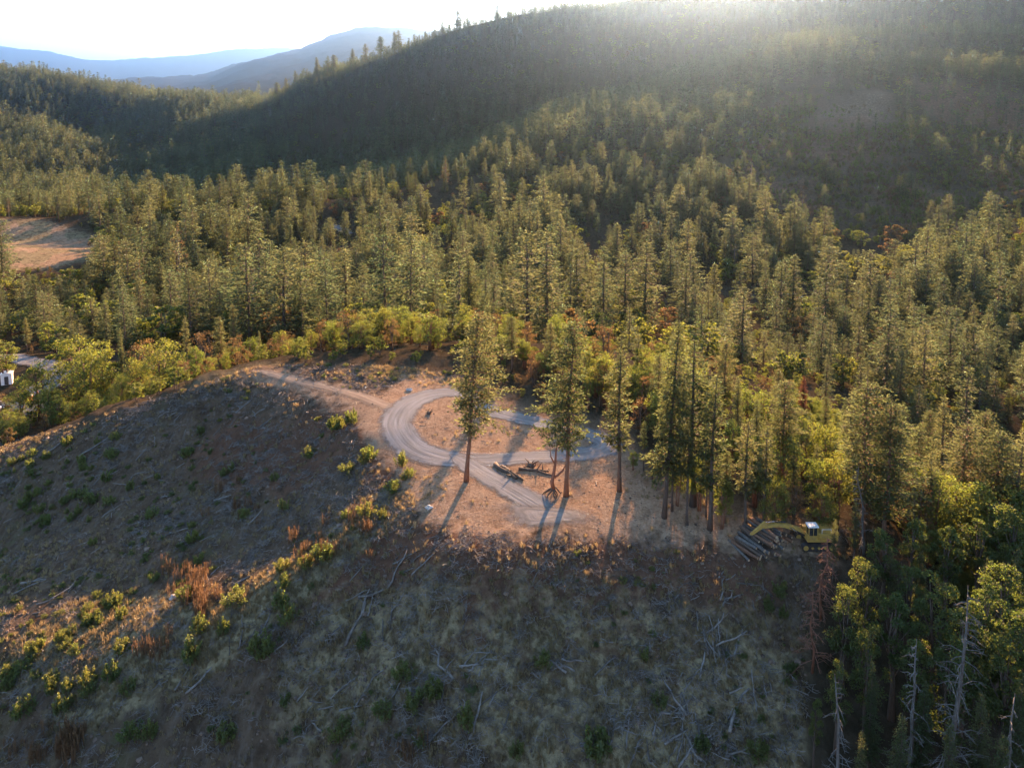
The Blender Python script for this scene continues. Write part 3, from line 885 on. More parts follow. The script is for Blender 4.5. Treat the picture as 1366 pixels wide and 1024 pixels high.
# the marked trees of the clearing
by_base('pine0', 622, 642, 643, 410, var=0, width=1.2, label='tall leaning pine with long bare orange trunk beside the gravel road fork', group='tall pines standing in the clearing')
by_base('pine0', 755, 662, 769, 424, var=1, width=1.2, label='tall full pine with low hanging branches beside the twisted bare stump', group='tall pines standing in the clearing')
by_base('thin0', 826, 655, 826, 447, var=1, width=1.2, label='slender sparse pine at the right end of the gravel loop', group='tall pines standing in the clearing')
by_base('fir0', 886, 690, 906, 424, var=0, width=1.05, label='tall broad fir at the left end of the grove behind the log pile', group='tall pines standing in the clearing')
by_base('thin0', 838, 575, 648, 392, var=2) if False else by_top('fir0', 650, 391, 112, var=1, width=.8, label='dark narrow fir spire right behind the tall leaning pine', group='tall pines standing in the clearing')
EDGE = [  # key, top px, top py, distance, width, var
    ('pine0', 683, 420, 126, .9, 2), ('pine0', 735, 428, 122, .8, 0), ('thin0', 852, 444, 118, 1.1, 0), ('pine0', 880, 470, 104, .8, 1), ('thin0', 930, 452, 84, 1.15, 0),
    ('thin0', 953, 500, 80, 1.0, 1), ('thin0', 920, 560, 80.5, .9, 2), ('pine0', 968, 452, 104, .85, 0), ('thin0', 1000, 556, 79.5, 1.0, 0), ('fir0', 985, 502, 96, .8, 2),
    ('pine0', 1040, 490, 112, .9, 1), ('pine0', 1048, 504, 88, 1.0, 2), ('thin0', 1024, 566, 80, 1.05, 2), ('fir0', 1010, 530, 87, .8, 1), ('pine0', 1066, 540, 95, .9, 0),
    ('pine0', 1103, 528, 108, .75, 2), ('fir0', 1140, 516, 92, .85, 0), ('pine0', 1162, 503, 80, 1.05, 0), ('pine0', 1188, 534, 77, 1.0, 1), ('fir0', 1205, 535, 86, .9, 2), ('pine0', 1226, 566, 88, .9, 2),
    ('thin0', 1262, 526, 104, .9, 1), ('pine0', 1293, 560, 86, 1.1, 0), ('pine0', 1314, 544, 98, .9, 1), ('pine0', 1336, 572, 82, 1.0, 2), ('thin0', 1363, 585, 80, 1.1, 0), ('thin0', 1244, 600, 80, .9, 2),
    ('fir0', 1128, 528, 100, .7, 1), ('pine0', 1155, 545, 96, .8, 1), ('thin0', 1275, 590, 92, .9, 0), ('pine0', 970, 600, 81, .7, 2), ('thin0', 1060, 600, 84, .9, 1), ('thin0', 945, 585, 82, .8, 0), ('thin0', 900, 545, 83, .8, 1),
    ('fir0', 1010, 575, 84, .7, 0), ('thin0', 860, 560, 92, .8, 2), ('pine0', 1240, 545, 116, .9, 0), ('pine0', 1380, 560, 96, 1, 1), ('thin0', 1090, 590, 86, .8, 2), ('thin0', 800, 470, 116, .9, 2),
]
for (k, tx, ty, Y, wd, v) in EDGE:
    by_top(k, tx, ty, Y, width=wd*1.35, var=v, zone=('grove' if tx < 1080 else 'rightedge'))
by_top('fir0', 1073, 500, 116, width=1.1, var=0, leafm=MAT['leaf_red'], label='dead rust red fir rising among the green trees behind the grove')
# broadleaf rows
BROAD = [
    ('broad0', 414, 440, 143, 1.1), ('broad0', 445, 432, 141, 1.2), ('broad0', 470, 452, 139, 1.0), ('broad0', 500, 432, 145, 1.2), ('broad0', 532, 440, 142, 1.2), ('broad0', 560, 436, 141, 1.2), ('broad0', 584, 452, 138, 1.1),
    ('rust0', 515, 420, 150, 1.2), ('rust0', 360, 452, 146, 1.2), ('rust0', 378, 446, 150, 1.0), ('broad0', 350, 462, 146, 1.0), ('broad0', 395, 462, 139, .9), ('rust0', 430, 425, 152, 1.1),
    ('broad0', 640, 448, 133, 1.1), ('broad0', 670, 446, 130, 1.2), ('broad0', 700, 458, 128, 1.2), ('rust0', 712, 478, 118, 1.5), ('rust0', 690, 500, 119, 1.3), ('broad0', 725, 470, 121, 1.2), ('broad0', 760, 470, 120, 1.0),
    ('broad0', 800, 478, 115, 1.2), ('broad0', 785, 500, 110, 1.0), ('broad0', 840, 490, 110, 1.2), ('broad0', 868, 492, 108, 1.2), ('rust0', 855, 530, 100, 1.2), ('broad0', 890, 520, 98, 1.2), ('broad0', 930, 500, 104, 1.2),
    ('broad0', 960, 510, 104, 1.3), ('broad0', 1000, 520, 102, 1.3), ('broad0', 1025, 525, 100, 1.2), ('broad0', 980, 560, 90, 1.0), ('broad0', 1010, 585, 84, 1.0), ('broad0', 1045, 580, 86, 1.1), ('broad0', 1075, 560, 92, 1.2),
    ('broad0', 1105, 570, 90, 1.2), ('broad0', 1090, 610, 83, 1.1), ('broad0', 1120, 610, 82, 1.1), ('rust0', 1060, 640, 79, 1.0), ('broad0', 935, 610, 83, .9), ('broad0', 905, 610, 84, .9), ('rust0', 870, 600, 90, .9), ('broad0', 845, 600, 92, .9),
    ('broad0', 965, 640, 80, .8), ('broad0', 1035, 640, 79, .9), ('broad0', 1100, 650, 79, 1.0),
    ('broad0', 1215, 610, 84, 1.2), ('broad0', 1250, 630, 80, 1.1), ('broad0', 1285, 640, 80, 1.2), ('broad0', 1140, 600, 88, 1.1), ('rust0', 1225, 640, 79, 1.1), ('broad0', 1330, 650, 78, 1.1), ('broad0', 1360, 640, 80, 1.1), ('rust0', 1300, 620, 88, 1.0),
    # valley side, left
    ('broad0', 96, 448, 158, 1.3), ('broad0', 132, 458, 152, 1.1), ('broad0', 115, 470, 148, 1.0), ('broad0', 48, 484, 152, 1.0), ('broad0', 215, 455, 146, 1.2), ('broad0', 240, 480, 140, 1.0), ('broad0', 180, 478, 146, .9), ('broad0', 262, 462, 146, 1.0),
    ('rust0', 270, 440, 152, 1.3), ('rust0', 190, 452, 152, 1.2), ('rust0', 315, 446, 150, 1.1), ('broad0', 300, 470, 142, .9), ('broad0', 325, 470, 143, .8), ('broad0', 5, 455, 165, 1.2), ('broad0', 8, 545, 136, 1.1), ('rust0', 42, 462, 190, 1.0),
    ('broad0', 160, 500, 138, .8), ('broad0', 65, 512, 142, .8), ('broad0', 30, 560, 131, .8), ('broad0', 200, 500, 136, .8), ('broad0', 282, 486, 137, .8),
]
for (k, tx, ty, Y, wd) in BROAD:
    z = 'valleyleft' if tx < 335 else ('loopback' if tx < 620 else ('loopright' if tx < 900 else ('grove' if tx < 1110 else 'rightedge')))
    by_top(k, tx, ty, Y, width=wd, zone=z)
gb = np.random.default_rng(404)
for i in range(74):
    tx = float(gb.uniform(-10, 640)); Y = float(gb.uniform(136, 170))
    base = np.interp(tx, [0, 100, 200, 340, 600], [580, 552, 520, 488, 492])
    x_ = float(at_y(tx, 460, Y)[0]); h_ = float(gb.uniform(4.5, 8.5))
    if Y < 142 and tx < 420 and gb.random() < .6: continue
    if seg_dist(np.array(x_), np.array(Y), [hit(*q)[:2] for q in [(-20, 547), (20, 545), (58, 534)]]) < 7 or seg_dist(np.array(x_), np.array(Y), [hit(*q)[:2] for q in [(22, 478), (58, 486), (80, 497), (70, 512), (40, 524)]]) < 5: continue
    place_tree(['broad0', 'broad0', 'broad0', 'broad0', 'rust0'][int(gb.integers(0, 5))], x_, Y, h_, width=float(gb.uniform(1.1, 1.5)), zone='valleyleft' if tx < 335 else 'loopback')
for i in range(46):
    tx = float(gb.uniform(620, 930)); Y = float(np.interp(tx, [620, 700, 800, 930], [134, 126, 112, 98])+gb.uniform(-1, 16)); x_ = float(at_y(tx, 500, Y)[0])
    if seg_dist(np.array(x_), np.array(Y), [(q[0], q[1]) for q in loopP[::4]]) < 4.5: continue
    place_tree(['broad0', 'broad0', 'rust0'][int(gb.integers(0, 3))], x_, Y, float(gb.uniform(4.5, 8.5)), width=float(gb.uniform(1.0, 1.4)), zone='loopright')
for (k, tx, ty, Y, wd) in [('broad0', 22, 552, 131, 1.2), ('broad0', 78, 528, 137, 1.1), ('broad0', 96, 536, 134, 1.2), ('broad0', 134, 532, 131, 1.2), ('rust0', 58, 548, 133, 1.2), ('broad0', 2, 560, 131, 1.3), ('broad0', 120, 522, 136, 1.1), ('broad0', 24, 520, 150, 1.2)]:
    by_top(k, tx, ty, Y, width=wd, zone='valleyleft')
# conifers among them on the left
for (k, tx, ty, Y, wd) in [('pine0', 33, 423, 190, .8), ('fir0', 160, 438, 152, .7), ('pine0', 292, 420, 156, .8), ('thin0', 345, 440, 150, .8), ('thin0', 247, 420, 165, .8), ('pine0', 310, 405, 172, .8), ('fir0', 455, 410, 158, .8), ('thin0', 330, 462, 145, .7), ('thin0', 66, 540, 136, .7), ('fir0', 590, 400, 160, .8)]:
    by_top(k, tx, ty, Y, width=wd, zone='valleyleft' if tx < 335 else 'loopback')
# dark wood on the right slope under the camera
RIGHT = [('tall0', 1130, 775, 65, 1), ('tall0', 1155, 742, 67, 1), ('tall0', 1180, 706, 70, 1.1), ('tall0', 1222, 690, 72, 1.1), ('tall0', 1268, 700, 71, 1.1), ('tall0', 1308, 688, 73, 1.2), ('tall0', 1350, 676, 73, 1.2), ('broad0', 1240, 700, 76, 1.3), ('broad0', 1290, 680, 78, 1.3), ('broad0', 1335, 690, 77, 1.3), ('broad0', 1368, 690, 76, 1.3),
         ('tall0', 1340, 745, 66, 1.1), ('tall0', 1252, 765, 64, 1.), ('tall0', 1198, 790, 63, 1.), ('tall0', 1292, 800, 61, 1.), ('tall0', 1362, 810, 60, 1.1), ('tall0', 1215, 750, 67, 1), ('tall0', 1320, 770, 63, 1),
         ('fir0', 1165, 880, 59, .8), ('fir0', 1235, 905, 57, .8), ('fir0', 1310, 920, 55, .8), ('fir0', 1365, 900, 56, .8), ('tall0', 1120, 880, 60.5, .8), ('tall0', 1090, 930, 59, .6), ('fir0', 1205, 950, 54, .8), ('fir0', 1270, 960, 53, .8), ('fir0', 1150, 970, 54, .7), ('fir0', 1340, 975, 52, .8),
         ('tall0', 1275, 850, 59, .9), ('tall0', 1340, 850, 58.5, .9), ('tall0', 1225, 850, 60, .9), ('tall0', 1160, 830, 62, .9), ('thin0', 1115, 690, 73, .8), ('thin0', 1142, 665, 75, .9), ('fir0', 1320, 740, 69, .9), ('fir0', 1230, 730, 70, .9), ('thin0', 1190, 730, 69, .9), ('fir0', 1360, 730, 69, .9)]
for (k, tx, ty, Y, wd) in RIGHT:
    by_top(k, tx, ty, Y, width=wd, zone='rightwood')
RIGHT2 = [(61+random.random()*22, x) for x in range(52, 92, 4)]
for (Y, x) in RIGHT2:
    h = random.uniform(9, 13)
    place_tree('tall0', x+random.uniform(-1.5, 1.5), Y, h, zone='rightwood')

# bare snags -------------------------------------------------------
def snag(px, py, Y, seed, nb, Lm, label, mat='bark_grey', droop=.15, h=None):
    t = at_y(px, py, Y); g0 = gz(t[0], Y)
    h = t[2]-g0 if h is None else h
    acc, tw = bare_tree(seed, h, nb, Lm, droop)
    root = empty('bare_tree', (t[0], Y, g0-.1)); tag(root, label, 'dead tree')
    obj('trunk', acc.mesh('snag_trunk', MAT[mat], True), root)
    obj('branches', tw.mesh('snag_twigs', MAT[mat]), root)['kind'] = 'stuff'
    return root


snag(1278, 775, 54.5, 11, 70, 3.4, 'large bare grey tree with many whiskery drooping branches in the right wood', droop=.1)
snag(1118, 900, 56, 12, 26, 2.2, 'pale slim dead trunk with short side twigs at the foot of the right wood')
snag(1345, 925, 52, 13, 30, 2.6, 'pale bare dead trunk at the right bottom corner of the wood')
snag(1100, 715, 70, 14, 60, 2.3, 'brown twiggy leafless tree just below the yellow excavator', 'bark_red', .2)
snag(1088, 790, 66, 15, 44, 2.0, 'small brown leafless tree at the left margin of the right wood', 'bark_red', .2)
snag(1218, 850, 57, 16, 40, 2.2, 'thin bare grey stem standing among dark leafy trees in the right wood', 'bark_grey', .1)
snag(1158, 620, 78, 17, 34, 1.8, 'thin bare grey stem just right of the yellow excavator', 'bark_grey', .1)


def skyline_trees():
    spec = [(312, 121, 15), (369, 112, 13), (381, 106, 14), (394, 96, 17), (409, 92, 14), (422, 78, 15), (437, 76, 16), (445, 72, 17), (470, 62, 11), (487, 59, 13), (508, 51, 11), (526, 43, 13), (531, 42, 13), (554, 44, 9), (590, 28, 13), (582, 36, 9), (610, 16, 15), (663, -2, 22)]
    crest = LINES[9]
    cx = [c[1] for c in crest]; cY = [c[3] for c in crest]
    for i, (px, py, hp) in enumerate(spec):
        Y = float(np.interp(px, cx, cY))
        t = at_y(px, py, Y)
        x, y = t[0], Y
        h = t[2]-gz(x, y)
        h = min(max(h+3, 13), 36)
        if i in (4, 13, 15):
            acc, tw = bare_tree(500+i, h, 16, 2.5, .1, fork=False)
            root = empty('bare_tree', (x, y, gz(x, y)-.3))
            obj('trunk', acc.mesh('snag_trunk', MAT['bark'], True), root); obj('branches', tw.mesh('snag_twigs', MAT['bark']), root)['kind'] = 'stuff'
            SKY.append((root, px, 'bare'))
        else:
            key = ['thin0', 'pine0', 'fir0'][i % 3]
            place_tree(key, x, y, h, width=2.0, zone='skyline', var=i)
            TREES[-1]['px'] = px


SKY = []
skyline_trees()


# ------------------------------------------------------------------ the forest: candidates scattered over the hills
def instancer(name, protos, x, y, z, rz, sc, idx, tilt=None, label=None, cat=None):
    """one object that draws many copies of the given meshes (only for what nobody could count)"""
    hold = bpy.data.collections.new(name+'_kinds')
    for i, me in enumerate(protos):
        hold.objects.link(bpy.data.objects.new('%s_%02d' % (name, i), me))
    n = len(x)
    me = bpy.data.meshes.new(name)
    me.vertices.add(n)
    me.vertices.foreach_set('co', np.stack([x, y, z], -1).astype(np.float32).ravel())
    a = me.attributes.new('rot', 'FLOAT_VECTOR', 'POINT')
    t = np.zeros((n, 2)) if tilt is None else tilt
    a.data.foreach_set('vector', np.column_stack([t, rz]).astype(np.float32).ravel())
    a = me.attributes.new('siz', 'FLOAT_VECTOR', 'POINT'); a.data.foreach_set('vector', np.asarray(sc, np.float32).ravel())
    a = me.attributes.new('pick', 'INT', 'POINT'); a.data.foreach_set('value', np.asarray(idx, np.int32))
    o = obj(name, me)
    ng = bpy.data.node_groups.new(name, 'GeometryNodeTree')
    ng.interface.new_socket('Geometry', in_out='INPUT', socket_type='NodeSocketGeometry')
    ng.interface.new_socket('Geometry', in_out='OUTPUT', socket_type='NodeSocketGeometry')
    N = ng.nodes.new; Lk = ng.links.new
    gi, go = N('NodeGroupInput'), N('NodeGroupOutput')
    ci = N('GeometryNodeCollectionInfo'); ci.inputs['Collection'].default_value = hold
    ci.inputs['Separate Children'].default_value = True; ci.inputs['Reset Children'].default_value = True
    ip = N('GeometryNodeInstanceOnPoints'); ip.inputs['Pick Instance'].default_value = True

    def attr(nm, typ):
        q = N('GeometryNodeInputNamedAttribute'); q.data_type = typ; q.inputs['Name'].default_value = nm
        return q.outputs['Attribute']
    er = N('FunctionNodeEulerToRotation')
    Lk(attr('rot', 'FLOAT_VECTOR'), er.inputs[0]); Lk(er.outputs[0], ip.inputs['Rotation'])
    Lk(attr('siz', 'FLOAT_VECTOR'), ip.inputs['Scale']); Lk(attr('pick', 'INT'), ip.inputs['Instance Index'])
    Lk(gi.outputs[0], ip.inputs['Points']); Lk(ci.outputs[0], ip.inputs['Instance']); Lk(ip.outputs[0], go.inputs[0])
    md = o.modifiers.new('scatter', 'NODES'); md.node_group = ng
    tag(o, label, cat, kind='stuff')
    return o


FARP, FARH = [], []
for i in range(5):
    a = conifer('pine' if i % 2 else 'fir', 600+i, H_=24., cb=.15, rmax=[3.6, 3.2, 3.0, 3.6, 3.3][i], leaf=1.45, dens=1.5, lod=2)
    FARP.append(merged(*a, 'far_conifer', MAT['bark'], [MAT['needle'], MAT['needle_dark']][i % 2 == 0 and i > 0])); FARH.append(24.)
for i in range(2):
    a = broadleaf(620+i, H_=11., R_=3.6, nl=260, leaf=1.2, lod=2, stems=1, base=.15)
    FARP.append(merged(*a, 'far_broadleaf', MAT['bark'], MAT['leaf'])); FARH.append(11.)
a = broadleaf(625, H_=11., R_=3.4, nl=220, leaf=1.1, lod=2, stems=2, base=.15, thin=.5)
FARP.append(merged(*a, 'far_brush', MAT['bark'], MAT['leaf_rust'])); FARH.append(11.)
FARH = np.array(FARH)
MIDP = []
for (t, c, h) in PROTO['pine1']+PROTO['fir1']:
    a = Acc()
    def arr(me):
        V = np.empty(len(me.vertices)*3); me.vertices.foreach_get('co', V)
        return V.reshape(-1, 3), [tuple(p.vertices) for p in me.polygons]
    Vt, Qt = arr(t); Vc, Qc = arr(c)
    a.add(Vt, Qt, 0); a.add(Vc, Qc, 1)
    MIDP.append(a.mesh('mid_conifer', [t.materials[0], c.materials[0]]))
for i in range(2):     # a few dying and dead ones
    a_, V_, Q_ = conifer('thin', 660+i, H_=24., cb=.3, rmax=2.2, leaf=.6, dens=[.5, .12][i], lod=1)
    MIDP.append(merged(a_, V_, Q_, 'mid_conifer', MAT['bark_grey'], MAT['leaf_rust']))
MIDB = []
for i in range(4):
    acc, V, Q = broadleaf(640+i, H_=11., R_=3.2, nl=1000, leaf=.62, lod=1, stems=2, base=.2)
    MIDB.append((acc.mesh('broadleaf_trunk', MAT['bark'], True), mesh_from('broadleaf_crown', V, Q, MAT['leaf_rust'] if i == 3 else MAT['leaf']), merged(acc, V, Q, 'mid_broadleaf', MAT['bark'], MAT['leaf_rust'] if i == 3 else MAT['leaf'])))

# polar jittered candidates; density per m2 by distance
def scatter(r0, r1, dens, th0=-41, th1=41):
    A = .5*(r1*r1-r0*r0)*R(th1-th0)
    n = int(A*dens)
    r = np.sqrt(rng.uniform(r0*r0, r1*r1, n)); th = rng.uniform(R(th0), R(th1), n)
    return r*np.sin(th), r*np.cos(th)


def spread(x, y, d):
    """thin a scatter so that trunks keep a distance of about d"""
    keep = {}
    out = np.zeros(len(x), bool)
    for i in range(len(x)):
        k = (int(x[i]//d), int(y[i]//d))
        if k in keep: continue
        keep[k] = 1; out[i] = True
    return out


# visibility of ground from the camera
Sel = (H-CAMZ)/RR[None, :]
Smax = np.maximum.accumulate(Sel, axis=1)


def seen(x, y, ztop):
    th = np.arctan2(x, y); r = np.hypot(x, y)
    i = np.clip(np.searchsorted(TH, th), 0, NT-1); j = np.clip(((np.log(r)-LR[0])/.0105).astype(int)-1, 0, NR-1)
    return (ztop-CAMZ)/r > Smax[i, j]


VALLEY_OPEN = [[(-100, 462), (60, 466), (92, 486), (88, 520), (66, 552), (-100, 566)]]
road_v = [hit(*p) for p in [(-60, 472), (-20, 474), (22, 478), (58, 486), (80, 497), (70, 512), (40, 524), (20, 543), (-20, 547)]]
shed_r = [hit(440, 302), hit(466, 313)]


def forest_ok(x, y):
    z = ground(x, y); px, py, d = project(x, y, z)
    bad = in_poly(px, py, CLEARED) & (y < 150)
    bad |= in_poly(px, py, MEADOW) & (y > 200)
    bad |= seg_dist(x, y, road_v) < 8.5
    bad |= seg_dist(x, y, shed_r) < 9
    bad |= seg_dist(x, y, [(p[0], p[1]) for p in loopP[::4]]) < 6
    bad |= y < 50
    return ~bad


HILLFACE = [(960, 200), (1060, 110), (1240, 105), (1420, 130), (1420, 330), (1240, 318), (1130, 330), (1040, 300)]
GAPS = [(640, 205), (760, 165), (960, 80), (1100, 45), (1430, 40), (1430, 15), (960, 40), (760, 120), (640, 180)]
recs = []
# a) valley and mid slopes
x, y = scatter(128, 620, 1/17.)
ok = forest_ok(x, y) & spread(x, y, 6.6)
x, y = x[ok], y[ok]
z = ground(x, y); px, py, d = project(x, y, z)
face = in_poly(px, py, HILLFACE)
clump = fbm(x, y, 55, 4, 88)
keep = rng.random(len(x)) < np.where(face, .30, np.clip(.68+clump*1.4, .16, 1))
keep &= (y > np.where(px < 620, 188, np.where(px > 1090, 150, 172)))
x, y, z, px, py, face = x[keep], y[keep], z[keep], px[keep], py[keep], face[keep]
n = len(x)
bl = rng.random(n) < np.where(face, .6, np.where(fbm(x, y, 45, 2, 91) > .18, .55, .12))
h = np.where(bl, rng.uniform(7, 12.5, n), rng.normal(20.5, 5.5, n).clip(9, 32))*np.where(face, .62, 1)
h *= np.where((y > 420) & ~face, .85, 1)
h = np.where((px > 1000) & (y < 240), h*.72, h)
h = np.where(bl, h, h*(1+.45*fbm(x, y, 26, 2, 93)))
small = rng.random(n) < .25
h = np.where(small & ~bl, h*.55, h)
tpx, tpy, _ = project(x, y, z+h)
clr = ~(in_poly(tpx, tpy, MEADOW) & (y > 230))
x, y, z, h, bl = x[clr], y[clr], z[clr], h[clr], bl[clr]
recs.append((x, y, z, h, bl, np.hypot(x, y)))
VX, VY, VZ, VH, VB, VR = recs[0]

# pick the ones that show largest, front to back on a coarse raster
tp = project(VX, VY, VZ+VH); bp = project(VX, VY, VZ)
GWX, GWY = 342, 256
rast = np.zeros((GWY, GWX), bool)
order = np.argsort(VR)
vis = np.zeros(len(VX))
sv = seen(VX, VY, VZ+VH)
hero = [(t['px'], t['py'], t['Y'], t['h']) for t in TREES]
for (hx, hy, hY, hh) in hero:
    if hY < 200:
        sc_ = F*hh/(hY*1.15)
        i0, i1 = int((hx-sc_*.10)/4), int((hx+sc_*.10)/4); j0, j1 = int(hy/4), int((hy+sc_*.8)/4)
        rast[max(0, j0):max(0, j1), max(0, i0):max(0, i1)] = True
for k in order:
    if not sv[k]: continue
    hpx = bp[1][k]-tp[1][k]
    wpx = hpx*(.13 if not VB[k] else .3)
    j0, j1 = max(0, int(tp[1][k]/4)), min(GWY, int(bp[1][k]/4)); i0, i1 = max(0, int((tp[0][k]-wpx)/4)), min(GWX, int((tp[0][k]+wpx)/4)+1)
    if j1 <= j0 or i1 <= i0: continue
    # only the part above the local ground line counts
    sub = rast[j0:j1, i0:i1]
    vis[k] = (~sub).sum()*(1. if hpx > 0 else 0)
    rast[j0:j1, i0:i1] = True
con = np.where(~VB)[0]; bro = np.where(VB)[0]
N_CON = 285-sum(1 for t in TREES if t['key'] in ('pine0', 'fir0', 'thin0'))
N_BRO = 250-sum(1 for t in TREES if t['key'] in ('broad0', 'tall0', 'rust0'))
selc = con[np.argsort(-vis[con])[:N_CON]]; selb = bro[np.argsort(-vis[bro])[:N_BRO]]
selb = selb[vis[selb] >= 4]; selc = selc[vis[selc] >= 4]
sel = np.zeros(len(VX), bool); sel[selc] = True; sel[selb] = True
KN['midb'] = 'broadleaf_tree'
PROTO['midb'] = [(t, c, 11.) for (t, c, m) in MIDB]
for k in np.where(sel)[0]:
    key = 'midb' if VB[k] else random.choice(['pine1', 'fir1'])
    if not VB[k] and VR[k] < 175: key = random.choice(['pine0', 'fir0'])
    place_tree(key, float(VX[k]), float(VY[k]), float(VH[k]), width=random.uniform(1.3, 2.0), zone='forest')
# the rest: one mass
ms = (~sel) & seen(VX, VY, VZ+VH+8)
mx_, my_, mz_, mh_, mb_ = VX[ms], VY[ms], VZ[ms], VH[ms], VB[ms]
nn_ = len(mx_)
mid_i = np.where(mb_, len(MIDP)+rng.choice([0, 0, 1, 1, 2, 2, 3], nn_), np.where(rng.random(nn_) < .035, rng.integers(len(MIDP)-2, len(MIDP), nn_), rng.integers(0, len(MIDP)-2, nn_)))
s_ = np.where(mb_, mh_/11., mh_/24.)
wv = s_*rng.uniform(1.3, 2.0, nn_)
instancer('forest', MIDP+[m for (_, _, m) in MIDB], mx_, my_, mz_-.2, rng.uniform(0, 6.28, nn_), np.stack([wv, wv, s_], -1), mid_i,
          label='dense mixed conifer forest filling the valley behind the clearing', cat='forest')
print('valley trees', len(VX), 'individual', sel.sum(), 'mass', nn_)

# b) the far hillsides
parts = []
for (r0, r1, dn, sp, hmean, hs) in [(620, 950, 1/26., 7.4, 20, 5), (950, 1750, 1/22., 5.8, 13, 4)]:
    x, y = scatter(r0, r1, dn)
    if r0 > 900:
        x2, y2 = scatter(1750, 2250, dn, -41, -12); x, y = np.concatenate([x, x2]), np.concatenate([y, y2])
    ok = spread(x, y, sp); x, y = x[ok], y[ok]
    z = ground(x, y); px, py, d = project(x, y, z)
    ok = seen(x, y, z+22)
    x, y, z, px, py = x[ok], y[ok], z[ok], px[ok], py[ok]
    face = in_poly(px, py, HILLFACE)
    scr = in_poly(px, py, SCREE)
    nz = fbm(x, y, 120, 3, 99)
    ok = (rng.random(len(x)) < np.where(face, .62, np.clip(.9+nz*.7, .4, 1))) & (~scr | (rng.random(len(x)) < .05))
    x, y, z, face, nz = x[ok], y[ok], z[ok], face[ok], nz[ok]
    n = len(x)
    bl = rng.random(n) < np.where(face, .5, np.where(fbm(x, y, 80, 2, 31) > .25, .22, .03))
    h = np.where(bl, rng.uniform(5.5, 10, n), rng.normal(hmean, hs, n).clip(6, 28))*np.where(face, .7, 1)
    # the western ridge carries taller timber
    th = np.arctan2(x, y)
    h *= np.where((r0 > 900) & (th < R(-19)), 1.7, 1)
    parts.append((x, y, z, h, bl, face))
x, y, z, h, bl, face_all = [np.concatenate(q) for q in zip(*parts)]
n = len(x)
ii = np.where(bl, 5+np.where(face_all, rng.choice([0, 0, 1, 2], n), rng.choice([0, 0, 1, 1, 2], n)), rng.integers(0, 5, n))
s_ = h/FARH[ii]; wv = s_*rng.uniform(1.3, 2.0, n)
instancer('far_forest', FARP, x, y, z-.3, rng.uniform(0, 6.28, n), np.stack([wv, wv, s_], -1), ii, label='dense dark conifer forest covering the far hillsides and ridge', cat='forest')
print('far trees', n)

# c) brush under the trees and on the dim right hillside
x, y = scatter(112, 760, 1/14.)
ok = forest_ok(x, y) & spread(x, y, 2.6)
x, y = x[ok], y[ok]
z = ground(x, y); px, py, d = project(x, y, z)
face = in_poly(px, py, HILLFACE)
ok = seen(x, y, z+6) & (face | (rng.random(len(x)) < np.where(y < 330, .42, .15))) & ~(in_poly(px, py, SCREE) & (rng.random(len(x)) < .85))
x, y, z, face = x[ok], y[ok], z[ok], face[ok]
n = len(x); h = rng.uniform(1.4, 4.2, n)
ii = np.where(face, rng.choice([0, 1, 2, 3], n), rng.choice([0, 1, 2, 3], n))
s_ = h/11.; wv = s_*rng.uniform(1.0, 1.7, n)
instancer('undergrowth', [m for (_, _, m) in MIDB], x, y, z-.2, rng.uniform(0, 6.28, n), np.stack([wv, wv, s_], -1), ii, label='low brushy undergrowth between the trees and on the dim right hillside', cat='undergrowth')
print('brush', n)
# d) right slope undergrowth close by
x = rng.uniform(46, 100, 2600); y = rng.uniform(48, 128, 2600)
z = ground(x, y); px, py, d = project(x, y, z)
ok = ~in_poly(px, py, CLEARED); x, y, z = x[ok], y[ok], z[ok]; n = len(x)
h = rng.uniform(.8, 3.4, n); s_ = h/11.; wv = s_*rng.uniform(1., 1.6, n)
instancer('undergrowth', [c for (_, c, _) in PROTO['broad0']], x, y, z-.3, rng.uniform(0, 6.28, n), np.stack([wv, wv, s_], -1), rng.integers(0, 4, n), label='leafy undergrowth on the shaded slope under the right wood', cat='undergrowth')


# ------------------------------------------------------------------ shrubs, grass, sticks on the cleared hill
def shrub_mesh(seed, h=1.9, r=1.1, n=620, sprout=True):
    """clump of upright leafy sprouts"""
    g = np.random.default_rng(seed)
    acc = Acc(); Cs, Ds, Ls = [], [], []
    ns = 17 if sprout else 12
    for i in range(ns):
        a = g.uniform(0, 6.28); rr = r*math.sqrt(g.random())*.95
        hh = h*(1-.45*(rr/r)**2)*g.uniform(.62, 1.08)
        b = np.array([rr*.45*math.cos(a), rr*.45*math.sin(a), 0]); t = np.array([rr*math.cos(a), rr*math.sin(a), hh])
        if g.random() < .7: acc.add(*tube([b, .5*(b+t)+np.array([0, 0, .05*h]), t], [.03, .022, .008], 3))
        k = max(6, int(n/ns*g.uniform(.7, 1.3)))
        f = g.uniform(.16, 1.0, k)**.75
        P = b+(t-b)*f[:, None] + g.normal(0, .13*r, (k, 3))*np.array([1, 1, .6])*(1.25-.75*f[:, None])
        ang = g.uniform(0, 6.28, k)
        D = np.column_stack([np.cos(ang), np.sin(ang), g.uniform(.3, 1.4, k)])
        Cs.append(P); Ds.append(D); Ls.append(np.full(k, .20))
    V, Q = leaf_quads(np.concatenate(Cs), np.concatenate(Ds), np.concatenate(Ls), .095, g, .3)
    return acc.mesh('shrub_stems', MAT['bark_red'], False), mesh_from('shrub_leaves', V, Q, MAT['shrub'])


SHR = [shrub_mesh(700+i, [1.9, 1.6, 2.1, 1.4, 1.8][i], [1.1, 1.2, .95, 1.0, 1.35][i], 1150) for i in range(5)]
SHR_H = [1.9, 1.6, 2.1, 1.4, 1.8]
SHRUBS = []


